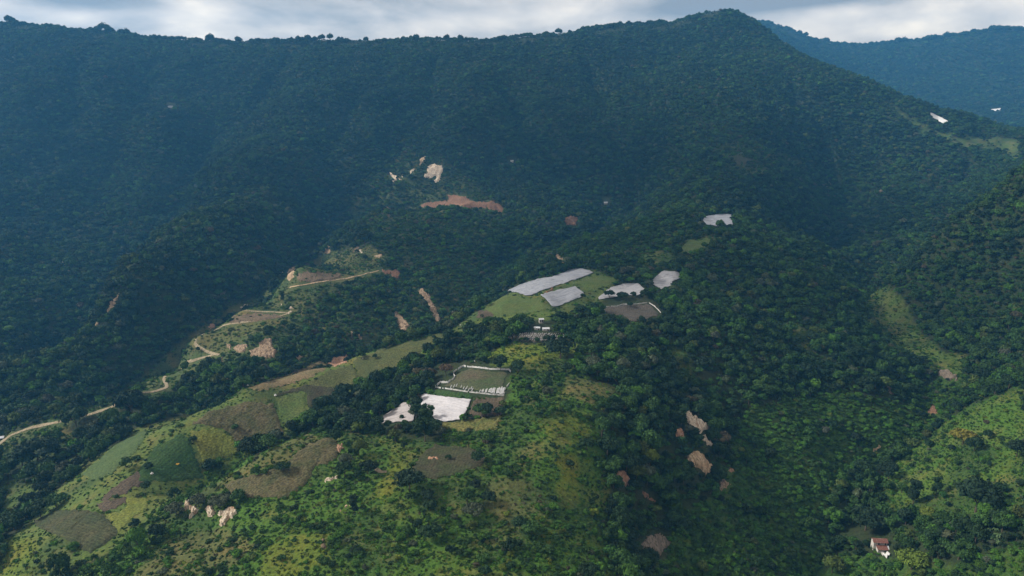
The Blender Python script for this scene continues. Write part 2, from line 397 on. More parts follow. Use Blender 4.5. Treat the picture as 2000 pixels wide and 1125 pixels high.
GROUND[YELLOW] = (.078, .112, .013); GROUND[LIGHTWOOD] = (.036, .055, .018); GROUND[DRY] = (.074, .086, .026)
DARKTONE = (.018, .032, .016)

# ------------------------------------------------------------------ materials
def mat(name):
    m = D.materials.new(name); m.use_nodes = True
    nt = m.node_tree
    b = nt.nodes['Principled BSDF']
    b.inputs['Roughness'].default_value = .9
    b.inputs['Specular IOR Level'].default_value = .15
    return m, nt, b, nt.nodes.new, nt.links.new
def noise_node(N, L, scale, detail=4, vec=None, rough=.55):
    q = N("ShaderNodeTexNoise"); q.inputs['Scale'].default_value = scale; q.inputs['Detail'].default_value = detail; q.inputs['Roughness'].default_value = rough
    if vec is not None: L(vec, q.inputs['Vector'])
    return q
def remap(N, L, sock, a, b, c0, c1):
    q = N("ShaderNodeMapRange"); q.inputs['From Min'].default_value = a; q.inputs['From Max'].default_value = b
    q.inputs['To Min'].default_value = c0; q.inputs['To Max'].default_value = c1; L(sock, q.inputs['Value']); return q.outputs[0]
def scaled(N, L, col, fac):
    q = N("ShaderNodeVectorMath"); q.operation = 'SCALE'; L(col, q.inputs[0]); L(fac, q.inputs['Scale']); return q.outputs[0]
def mixc(N, L, fac, a, b):
    q = N("ShaderNodeMix"); q.data_type = 'RGBA'
    L(fac, q.inputs['Factor'])
    for s, v in (('A', a), ('B', b)):
        if isinstance(v, tuple): q.inputs[s].default_value = v + (1,)
        else: L(v, q.inputs[s])
    return q.outputs['Result']
def bump(N, L, b, sock, strength, dist):
    q = N("ShaderNodeBump"); q.inputs['Strength'].default_value = strength; q.inputs['Distance'].default_value = dist
    L(sock, q.inputs['Height']); L(q.outputs[0], b.inputs['Normal'])
def pos(N): return N("ShaderNodeNewGeometry").outputs['Position']

def ground_material():
    m, nt, b, N, L = mat("ground cover")
    at = N("ShaderNodeAttribute"); at.attribute_name = "cover"
    p = pos(N)
    n1 = noise_node(N, L, .045, 6, p, .62); n2 = noise_node(N, L, .55, 4, p, .6)
    c1 = scaled(N, L, at.outputs['Color'], remap(N, L, n2.outputs['Fac'], .3, .7, .6, 1.4))
    dry = N("ShaderNodeVectorMath"); dry.operation = 'MULTIPLY'; dry.inputs[1].default_value = (1.35, 1.0, 1.05); L(c1, dry.inputs[0])
    L(mixc(N, L, remap(N, L, n1.outputs['Fac'], .46, .64, 0, 1), c1, dry.outputs[0]), b.inputs['Base Color'])
    bump(N, L, b, n2.outputs['Fac'], .8, 1.2)
    return m
def foliage_material(name, inst):
    m, nt, b, N, L = mat(name)
    if inst:
        at = N("ShaderNodeAttribute"); at.attribute_type = 'INSTANCER'; at.attribute_name = "tint"; col = at.outputs['Color']
    else:
        col = N("ShaderNodeObjectInfo").outputs['Color']
    p = pos(N)
    n1 = noise_node(N, L, .55, 3, p, .6); n2 = noise_node(N, L, .09, 2, p)
    k = N("ShaderNodeMath"); k.operation = 'MULTIPLY'
    L(remap(N, L, n1.outputs['Fac'], .3, .7, .6, 1.45), k.inputs[0]); L(remap(N, L, n2.outputs['Fac'], .3, .7, .8, 1.2), k.inputs[1])
    c = scaled(N, L, col, k.outputs[0])
    L(c, b.inputs['Base Color'])
    b.inputs['Roughness'].default_value = .75
    return m
def bark_material():
    m, nt, b, N, L = mat("bark")
    n1 = noise_node(N, L, 2.0, 4, pos(N))
    L(mixc(N, L, n1.outputs['Fac'], (.05, .035, .022), (.13, .105, .08)), b.inputs['Base Color']); return m
def rock_material(name, a, c, d, scale=.25):
    m, nt, b, N, L = mat(name)
    p = pos(N)
    st = N("ShaderNodeVectorMath"); st.operation = 'MULTIPLY'; st.inputs[1].default_value = (1.2, .3, .3); L(p, st.inputs[0])
    n1 = noise_node(N, L, scale, 8, st.outputs[0], .65); n1.inputs['Distortion'].default_value = .8
    n2 = noise_node(N, L, scale * 5, 5, st.outputs[0], .6)
    c1 = mixc(N, L, remap(N, L, n1.outputs['Fac'], .38, .56, 0, 1), c, a)
    c2 = mixc(N, L, remap(N, L, n2.outputs['Fac'], .52, .62, 0, .9), c1, d)
    L(c2, b.inputs['Base Color']); bump(N, L, b, n2.outputs['Fac'], 1.0, 1.5); return m
def crop_material(name, a, c, period=2.4, ang=20, contrast=.5, patch=.06):
    m, nt, b, N, L = mat(name)
    p = pos(N)
    rot = N("ShaderNodeVectorRotate"); rot.rotation_type = 'Z_AXIS'; rot.inputs['Angle'].default_value = math.radians(ang); L(p, rot.inputs['Vector'])
    wv = N("ShaderNodeTexWave"); wv.inputs['Scale'].default_value = .314 / period; wv.inputs['Distortion'].default_value = 4.0
    wv.inputs['Detail'].default_value = 3; wv.inputs['Detail Scale'].default_value = .5; L(rot.outputs[0], wv.inputs['Vector'])
    n1 = noise_node(N, L, patch, 6, p, .62); n2 = noise_node(N, L, .7, 4, p, .65)
    c1 = mixc(N, L, remap(N, L, n1.outputs['Fac'], .35, .65, 0, 1), a, c)
    k = N("ShaderNodeMath"); k.operation = 'MULTIPLY'
    L(remap(N, L, wv.outputs['Fac'], 0, 1, 1 - contrast * .35, 1 + contrast * .18), k.inputs[0]); L(remap(N, L, n2.outputs['Fac'], .32, .68, .4, 1.6), k.inputs[1])
    L(scaled(N, L, c1, k.outputs[0]), b.inputs['Base Color']); bump(N, L, b, n2.outputs['Fac'], .7, .8); return m
def sheet_material(name, base, grey, ang, period, tears=.0):
    """pegged cloth in long parallel strips: strips of differing grey, torn here and there down to the soil"""
    m, nt, b, N, L = mat(name)
    p = pos(N)
    rot = N("ShaderNodeVectorRotate"); rot.rotation_type = 'Z_AXIS'; rot.inputs['Angle'].default_value = math.radians(ang); L(p, rot.inputs['Vector'])
    st = N("ShaderNodeVectorMath"); st.operation = 'MULTIPLY'; st.inputs[1].default_value = (.035, .42, .35); L(rot.outputs[0], st.inputs[0])
    st2 = N("ShaderNodeVectorMath"); st2.operation = 'MULTIPLY'; st2.inputs[1].default_value = (.06, .55, .5); L(rot.outputs[0], st2.inputs[0])
    n1 = noise_node(N, L, 1.0, 4, st.outputs[0], .6); n2 = noise_node(N, L, 1.0, 5, st2.outputs[0], .65); n3 = noise_node(N, L, .5, 4, p, .6)
    c1 = mixc(N, L, remap(N, L, n1.outputs['Fac'], .48, .66, 0, .9), base, grey)
    c1 = scaled(N, L, c1, remap(N, L, n3.outputs['Fac'], .3, .7, .86, 1.12))
    c2 = mixc(N, L, remap(N, L, n2.outputs['Fac'], .70 - tears, .735 - tears, 0, .9), c1, (.05, .048, .03))
    L(c2, b.inputs['Base Color']); b.inputs['Roughness'].default_value = .65
    bump(N, L, b, n1.outputs['Fac'], .5, .5); return m
def plain_material(name, a, c, scale=1.0, rough=.8):
    m, nt, b, N, L = mat(name)
    n1 = noise_node(N, L, scale, 5, pos(N))
    L(mixc(N, L, remap(N, L, n1.outputs['Fac'], .35, .65, 0, 1), a, c), b.inputs['Base Color']); b.inputs['Roughness'].default_value = rough; return m
def roof_material(name, a, c, rust):
    m, nt, b, N, L = mat(name)
    tc = N("ShaderNodeTexCoord")
    wv = N("ShaderNodeTexWave"); wv.inputs['Scale'].default_value = 1.6; L(tc.outputs['Object'], wv.inputs['Vector'])
    n1 = noise_node(N, L, 1.1, 6, tc.outputs['Object'], .65)
    c1 = mixc(N, L, wv.outputs['Fac'], a, c)
    L(mixc(N, L, remap(N, L, n1.outputs['Fac'], .5, .66, 0, .8), c1, rust), b.inputs['Base Color']); b.inputs['Roughness'].default_value = .55
    bump(N, L, b, wv.outputs['Fac'], .6, .05); return m

M_GROUND = ground_material()
M_LEAF_I = foliage_material("foliage of the massed wood", True)
M_LEAF = foliage_material("foliage", False)
M_BARK = bark_material()
M_ROCK = {
 'pale': rock_material("pale rock", (.76, .66, .52), (.44, .30, .19), (.07, .055, .035), .55),
 'red': rock_material("red earth", (.20, .105, .062), (.11, .06, .036), (.32, .21, .13), .4),
 'pink': rock_material("pink rubble", (.45, .33, .22), (.22, .145, .09), (.05, .05, .03), .7),
 'orange': rock_material("orange clay", (.36, .20, .12), (.22, .12, .07), (.46, .34, .26)),
 'brown': rock_material("brown earth", (.17, .12, .078), (.11, .082, .05), (.05, .06, .03)),
 'tan': rock_material("tan earth", (.50, .37, .24), (.28, .185, .11), (.13, .12, .06)),
 'grey': rock_material("greyish scree", (.22, .175, .135), (.13, .105, .08), (.06, .065, .045)),
}
M_ROAD = rock_material("dirt road surface", (.33, .27, .18), (.24, .19, .12), (.10, .105, .05), .18)

# ------------------------------------------------------------------ object helpers
def new_obj(name, verts, faces, m, parent=None, smooth=False):
    me = D.meshes.new(name)
    me.from_pydata([tuple(map(float, v)) for v in verts], [], [tuple(map(int, f)) for f in faces])
    if m is not None: me.materials.append(m)
    if smooth: me.polygons.foreach_set('use_smooth', np.ones(len(me.polygons), bool))
    o = D.objects.new(name, me); COL.objects.link(o)
    if parent: o.parent = parent
    return o
def tag(o, label, cat, group=None):
    o['label'] = label; o['category'] = cat
    if group: o['group'] = group
    return o
def densify(pts, step, closed=True):
    out = []
    m = len(pts)
    for i in range(m if closed else m - 1):
        a, b = pts[i], pts[(i + 1) % m]
        k = max(1, int(math.ceil(math.hypot(b[0] - a[0], b[1] - a[1]) / step)))
        for t in range(k): out.append((a[0] + (b[0] - a[0]) * t / k, a[1] + (b[1] - a[1]) * t / k))
    if not closed: out.append(pts[-1])
    return out
def ground_poly(px_poly, step=6, rag=0.0, seed=0):
    q = np.array(densify(px_poly, step))
    if rag:
        rr = np.random.default_rng(seed)
        q = q + rr.normal(0, rag, q.shape)
    P = cast(q[:, 0], q[:, 1])
    return P[~np.isnan(P[:, 1])]
def seg_dist(x, y, poly):
    d = np.full(x.shape, 1e9)
    for i in range(len(poly)):
        ax, ay = poly[i][:2]; bx, by = poly[(i + 1) % len(poly)][:2]
        L2 = (bx - ax) ** 2 + (by - ay) ** 2 + 1e-9
        t = np.clip(((x - ax) * (bx - ax) + (y - ay) * (by - ay)) / L2, 0, 1)
        d = np.minimum(d, np.hypot(x - ax - t * (bx - ax), y - ay - t * (by - ay)))
    return d
def drape(name, px_poly, m, lift=.4, rough=0.0, rscale=4.0, rag=0.0, step=6, div=16, smooth=True, edge_drop=.6, rows=None):
    """a sheet that follows the ground inside an outline; rough raises it into rock or standing crop"""
    P = ground_poly(px_poly, step, rag, len(name) * 7 + int(px_poly[0][0]))
    xy = P[:, :2]
    x0, y0 = xy.min(0); x1, y1 = xy.max(0)
    area = max(1.0, abs(np.sum(xy[:, 0] * np.roll(xy[:, 1], -1) - np.roll(xy[:, 0], -1) * xy[:, 1])) / 2)
    sp = min(max(math.sqrt(area) / div, .7), 5.0)
    gx, gy = np.meshgrid(np.arange(x0, x1, sp), np.arange(y0, y1, sp * .87))
    gx = gx + (np.arange(gx.shape[0]) % 2)[:, None] * sp * .5
    gx, gy = gx.ravel(), gy.ravel()
    ins = in_poly([tuple(v) for v in xy], gx, gy)
    gx, gy = gx[ins], gy[ins]
    dd = seg_dist(gx, gy, xy); k = dd > sp * .45
    gx, gy = gx[k], gy[k]
    nb_ = len(xy)
    vs = [Vector((float(a), float(b))) for a, b in xy] + [Vector((float(a), float(b))) for a, b in zip(gx, gy)]
    ed = [(i, (i + 1) % nb_) for i in range(nb_)]
    ov, oe, of = delaunay_2d_cdt(vs, ed, [], 1, 1e-4)[:3]
    X = np.array([v[0] for v in ov]); Y = np.array([v[1] for v in ov])
    Z = height(X, Y) + lift
    d = seg_dist(X, Y, xy)
    if rough:
        tap = np.clip(d / (sp * 1.6), 0, 1)
        Z = Z + tap * rough * (.35 + 1.3 * ridged(X / rscale, Y / rscale, 77, 3) - .45) - (1 - tap) * edge_drop
        X = X + tap * rough * .5 * (vnoise(X / rscale + 50, Y / rscale, 5) - .5); Y = Y - tap * rough * .6 * vnoise(X / rscale, Y / rscale + 9, 6)
    if rows:
        ang, per, amp = rows
        ph = (X * math.cos(ang) + Y * math.sin(ang)) / per * 2 * math.pi
        Z = Z + np.clip(d / (sp * 1.2), 0, 1) * amp * (.5 + .5 * np.sin(ph))
    ctr = np.array([X.mean(), Y.mean(), float(height(X.mean(), Y.mean()))])
    me = D.meshes.new(name)
    me.from_pydata((np.stack([X, Y, Z], -1) - ctr).tolist(), [], [tuple(f) for f in of])
    me.materials.append(m)
    if smooth: me.polygons.foreach_set('use_smooth', np.ones(len(me.polygons), bool))
    me.update()
    if len(me.polygons) and sum(p.normal.z for p in me.polygons) < 0: me.flip_normals()
    o = D.objects.new(name, me); COL.objects.link(o); o.location = ctr
    return o
def ribbon(name, px_line, width, m, lift=.5, step=4):
    q = np.array(densify(px_line, step, False)); P = cast(q[:, 0], q[:, 1]); P = P[~np.isnan(P[:, 1])]
    keep = [0]
    for i in range(1, len(P)):
        dy = abs(P[i, 1] - P[keep[-1], 1])
        if dy < 90: keep.append(i)
    P = P[keep]
    for _ in range(3): P[1:-1] = (P[:-2] + 2 * P[1:-1] + P[2:]) / 4
    t = np.gradient(P[:, :2], axis=0); t /= np.linalg.norm(t, axis=1)[:, None] + 1e-9
    nn = np.stack([-t[:, 1], t[:, 0]], -1)
    verts = []; faces = []
    wv = width * (.5 + 1.0 * fbm(np.arange(len(P)) / 6.0, np.zeros(len(P)), 3, 3))
    for k in (-.5, -.17, .17, .5):
        xy = P[:, :2] + nn * (k * wv)[:, None]
        z = height(xy[:, 0], xy[:, 1]) + (lift if abs(k) < .4 else lift * .6)
        verts.append(np.column_stack([xy, z]))
    V = np.stack(verts, 1).reshape(-1, 3); L4 = len(P)
    for i in range(L4 - 1):
        for k in range(3): faces.append((i * 4 + k, i * 4 + k + 1, i * 4 + 5 + k, i * 4 + 4 + k))
    o = new_obj(name, V, faces, m, smooth=True)
    if sum(p.normal.z for p in o.data.polygons) < 0: o.data.flip_normals()
    return o
def at(px, py):
    P = cast(np.array([px], float), np.array([py], float))[0]
    return Vector((float(P[0]), float(P[1]), float(height(P[0], P[1]))))

# ------------------------------------------------------------------ the hillside
nbr, nar = GX.shape
def build_ground():
    me = D.meshes.new("hillside")
    co = np.stack([GX, GY, GZ], -1).reshape(-1, 3)
    ii = np.arange(nbr * nar).reshape(nbr, nar)
    q = np.stack([ii[:-1, :-1], ii[:-1, 1:], ii[1:, 1:], ii[1:, :-1]], -1).reshape(-1, 4)
    me.vertices.add(len(co)); me.vertices.foreach_set('co', co.ravel())
    me.loops.add(q.size); me.loops.foreach_set('vertex_index', q.ravel())
    me.polygons.add(len(q)); me.polygons.foreach_set('loop_start', np.arange(0, q.size, 4)); me.polygons.foreach_set('loop_total', np.full(len(q), 4))
    me.polygons.foreach_set('use_smooth', np.ones(len(q), bool))
    me.update(calc_edges=True)
    x, y, z = co.T
    zn = lookup(zone_img, x, y, z, FOREST, wob=9)
    colr = GROUND[zn]
    # grasses and bracken grow in patches of differing green
    t = fbm(x / 42, y / 42, 91, 4)[:, None]; t2 = fbm(x / 17, y / 17, 95, 3)[:, None]
    openz = ~np.isin(zn, [FOREST, WALL, LOWWOOD])[:, None]
    f = sstep(.50, .66, t) * .7
    colr = np.where(openz, colr * (1 - f) + np.array((.028, .052, .014)) * f, colr)
    f2 = sstep(.58, .72, t2) * .35
    colr = np.where(openz, colr * (1 - f2) + np.array((.125, .115, .040)) * f2, colr)
    at_ = me.color_attributes.new("cover", 'FLOAT_COLOR', 'POINT')
    at_.data.foreach_set('color', np.column_stack([colr, np.ones(len(colr))]).ravel())
    me.materials.append(M_GROUND)
    o = D.objects.new("hillside", me); COL.objects.link(o); o['kind'] = 'structure'
    return o
build_ground()

# ------------------------------------------------------------------ dirt road and tracks
def road(name, pts, wdt, m=None):
    o = ribbon(name, pts, wdt, m or M_ROAD); o['kind'] = 'structure'; return pts, wdt
ROADS = [
 road("dirt_road", [(-30,890),(0,866),(20,850),(60,835),(125,822),(180,808),(225,792),(243,776)], 5.0),
 road("dirt_road", [(268,768),(300,765),(328,756),(318,738),(306,727),(318,720),(345,713),(372,706),(400,697),(425,691)], 3.6),
 road("dirt_road", [(428,693),(408,688),(385,676),(370,662),(378,652),(400,645),(440,634),(490,627),(540,619),(566,611),(530,609),(480,607),(458,604),(462,596)], 3.2),
 road("track", [(566,561),(620,551),(680,543),(740,528)], 2.4, M_ROCK['tan']),
 road("track", [(722,908),(732,914),(744,923),(755,921)], 3.5),
]
CLEAR_POLYS = []        # what trees must neither cover nor stand on
BASE_POLYS = []         # what trees must not stand on

# ------------------------------------------------------------------ crop plots
M_CROP = {
 'green': crop_material("low green crop", (.019, .052, .011), (.032, .062, .014), 2.6, 15, .55),
 'yellowgreen': crop_material("yellow green crop", (.13, .135, .026), (.09, .115, .022), 2.0, 50, .3),
 'maize': crop_material("dry maize", (.092, .076, .038), (.050, .056, .021), 2.2, 35, .45, .09),
 'tan': crop_material("tan stubble", (.150, .110, .058), (.095, .088, .038), 3.2, 70, .35),
 'darkmaize': crop_material("dark maize", (.034, .046, .017), (.056, .054, .024), 2.2, 120, .5),
 'soil': crop_material("ploughed soil", (.055, .043, .028), (.082, .062, .040), 2.4, 15, .45),
 'brown': crop_material("brown stubble", (.046, .040, .023), (.036, .046, .017), 2.2, 8, .4),
 'grass': crop_material("grass ley", (.055, .090, .022), (.075, .095, .026), 3, 20, .25),
 'olive': crop_material("olive grass", (.075, .078, .026), (.052, .066, .022), 3, 60, .3),
 'palegreen': crop_material("pale green crop", (.062, .092, .030), (.044, .074, .022), 2.2, 40, .3),
 'yellowmaize': crop_material("ripening maize", (.13, .115, .036), (.068, .085, .024), 2.0, 95, .45, .1),
 'fenced': crop_material("mixed green and brown crop", (.045, .064, .024), (.082, .066, .042), 2.2, 80, .4, .035),
 'greysoil': crop_material("grey soil", (.080, .068, .056), (.058, .054, .043), 2.0, 12, .35),
}
FIELDS = [
 ('olive', 0.3, "dull green strip of crop below the skyline of the left shoulder", [(700,698),(780,672),(860,650),(876,655),(830,680),(780,725),(735,745),(700,735),(690,705)]),
 ('green', 0.5, "dark green ruled crop plot with a yellow bundle lying in it", [(354,846),(371,857),(381,885),(397,932),(371,938),(268,941),(276,913),(297,878)]),
 ('yellowgreen', 0.6, "yellow green crop plot between the dark green plot and brown maize", [(372,843),(413,834),(444,845),(469,874),(463,886),(413,901),(395,902),(382,867)]),
 ('maize', 1.2, "big brown maize plot on the shoulder above the yellow green plot", [(373,828),(413,802),(483,784),(532,788),(556,846),(535,850),(490,867),(467,868),(446,842),(413,831)]),
 ('grass', .3, "bright green grass plot right of the big brown maize plot", [(537,776),(595,767),(598,801),(581,825),(556,832)]),
 ('brown', .4, "dark brown plot with a white bundle beside the green grass plot", [(535,772),(592,752),(658,755),(668,768),(640,785),(602,795),(596,765)]),
 ('tan', .4, "long tan stubble strip along the crest of the left shoulder", [(486,758),(560,731),(640,700),(636,722),(600,740),(560,752),(505,764)]),
 ('olive', .3, "olive grass plot on the shoulder below the bare soil patch", [(640,725),(690,712),(700,738),(672,765),(600,750)]),
 ('darkmaize', 1.4, "dark tall maize plot in the lower left corner", [(66,1015),(115,995),(185,999),(203,1007),(231,1039),(217,1053),(175,1081),(140,1060),(70,1028)]),
 ('yellowgreen', .4, "bright yellow green strip between ploughed plot and lower maize", [(205,1005),(247,992),(247,971),(290,974),(287,993),(259,1011),(233,1036)]),
 ('soil', .2, "small dark ploughed plot beside the yellow green strip", [(187,983),(245,970),(247,982),(200,1000)]),
 ('soil', .2, "long brown ploughed strip running down the lower shoulder", [(228,946),(269,922),(292,943),(252,953),(250,963),(192,981)]),
 ('palegreen', .7, "long pale green crop plot on the left flank of the shoulder", [(158,927),(196,894),(227,866),(282,838),(288,846),(264,883),(224,921),(189,939)]),
 ('maize', 1.2, "tan maize plot on the nearer crest dotted with green bushes", [(437,944),(507,925),(546,911),(595,873),(644,850),(665,873),(655,895),(616,913),(602,941),(560,972),(490,972),(455,972)]),
 ('brown', .4, "dark fallow plot with an orange bare patch at its middle", [(848,867),(923,874),(947,895),(944,909),(895,925),(846,935),(797,928),(818,892)]),
 ('soil', .3, "dark brown ploughed plot beside the large white covered plot", [(929,778),(983,776),(981,811),(912,817),(922,790)]),
 ('fenced', .4, "green and brown plot inside the white cloth fence", [(911,721),(950,724),(990,728),(984,745),(980,767),(936,763),(866,754),(882,746),(891,734)]),
 ('green', .5, "narrow dark green strip between fenced plot and large white plot", [(850,760),(930,771),(920,779),(874,774),(832,770)]),
 ('yellowmaize', 1.2, "yellowing maize strip below the large white covered plot", [(858,828),(903,820),(981,814),(976,826),(968,840),(900,842),(856,838)]),
 ('grass', .3, "dark green plot between the two pairs of white covers", [(1162,536),(1198,542),(1205,549),(1186,560),(1146,571),(1132,558),(1095,558)]),
 ('grass', .3, "green grass plot under the lower end of the long white cover", [(950,597),(988,573),(1024,580),(1052,580),(1066,592),(1076,602),(1020,612),(965,622),(945,607)]),
 ('soil', .2, "reddish bare plot at the left end of the grass plot", [(934,606),(956,604),(966,616),(950,626),(930,619)]),
 ('greysoil', .2, "grey brown fenced plot behind the dark trees", [(1172,601),(1214,597),(1267,593),(1288,610),(1278,618),(1234,627),(1211,615),(1193,615),(1178,610)]),
 ('greysoil', .2, "grey terrace with many short white rows below the white roofed house", [(1022,650),(1087,651),(1100,655),(1097,665),(1069,667),(1048,669),(1002,662)]),
 ('soil', .3, "small brown plot between trees near the left edge", [(150,879),(177,872),(196,875),(172,892),(155,890)]),
 ('brown', .3, "terraced brown clearing high on the peak's spur", [(1433,315),(1443,304),(1468,308),(1468,316),(1440,322)]),
 ('grass', .3, "small green clearing just below the brown terrace on the spur", [(1450,337),(1496,329),(1496,338),(1454,342)]),
 ('grass', .3, "green clearing under the highest white cover on the central spur", [(1326,486),(1347,468),(1392,466),(1380,480),(1362,496),(1332,498)]),
]
for kind, rg, label, poly in FIELDS:
    tag(drape("crop_field", poly, M_CROP[kind], lift=.35, rough=rg, rscale=3.0, rag=1.5, div=34, edge_drop=.1), label, "crop plot")
    BASE_POLYS.append(poly)

# ------------------------------------------------------------------ white covered plots
SHEETS = [
 ((.43, .415, .43), (.31, .30, .32), ((828,775),(915,786)), 3.0, "largest bright white crop cover beside the brown ploughed plot", [(823,772),(828,770),(880,777),(920,781),(908,811),(901,820),(871,824),(851,822),(839,809),(832,796),(824,795),(820,780)]),
 ((.36, .33, .325), (.20, .18, .175), ((745,824),(806,805)), 3.2, "pinkish triangular crop cover with one small tree on it", [(789,786),(800,787),(804,800),(810,811),(807,823),(778,825),(744,827),(732,825),(760,806)]),
 ((.27, .28, .31), (.14, .15, .17), ((990,570),(1136,530)), 3.4, "longest white crop cover with tears along the crest of the shoulder", [(988,569),(1016,556),(1050,545),(1078,541),(1117,526),(1138,525),(1160,532),(1140,541),(1087,558),(1057,569),(1034,578),(1025,577),(1007,571)]),
 ((.27, .28, .31), (.17, .18, .20), ((1060,578),(1124,562)), 3.0, "white crop cover with a pointed lower corner just below the longest one", [(1056,576),(1090,567),(1124,560),(1141,574),(1137,580),(1106,591),(1096,597),(1079,600),(1066,585)]),
 ((.34, .34, .36), (.22, .22, .24), ((1180,575),(1240,560)), 3.0, "dome shaped white crop cover half hidden by trees", [(1168,582),(1193,562),(1221,554),(1246,554),(1261,567),(1244,578),(1223,577),(1184,583),(1170,586)]),
 ((.34, .34, .36), (.18, .18, .20), ((1280,550),(1330,540)), 2.8, "white crop cover with dark gaps at the edge of the forest", [(1269,551),(1294,529),(1326,532),(1339,539),(1313,550),(1312,559),(1292,566)]),
 ((.32, .335, .37), (.21, .22, .25), ((1375,428),(1425,425)), 3.0, "highest white crop cover on the central spur with a ragged lower edge", [(1370,437),(1376,423),(1400,419),(1429,418),(1432,441),(1421,444),(1415,437),(1401,441)]),
 ((.70, .70, .70), (.5, .5, .5), ((1815,223),(1850,238)), 4.0, "slanting white crop cover across the valley below the far mountain", [(1811,221),(1822,221),(1840,230),(1856,240),(1842,241),(1826,232)]),
 ((.70, .70, .70), (.5, .5, .5), ((1937,213),(1952,213)), 4.0, "tiny far white crop cover near the right edge", [(1935,213),(1954,211),(1955,215),(1944,217)]),
]
for k, (b_, g_, along, per, label, poly) in enumerate(SHEETS):
    p0, p1 = at(*along[0]), at(*along[1]); ang = -math.degrees(math.atan2(p1.y - p0.y, p1.x - p0.x))
    m = sheet_material("white crop cover %d" % k, b_, g_, ang, per, (-.2, 0, .075, .03, .01, .05, .0, -.2, -.2)[k])
    o = drape("crop_cover", poly, m, lift=.9, rag=.5, step=5, div=60, rows=(math.radians(-ang + 90), per, .30))
    sol = o.modifiers.new("thickness", 'SOLIDIFY'); sol.thickness = .25; sol.offset = -1
    tag(o, label, "crop cover")
    CLEAR_POLYS.append(poly)

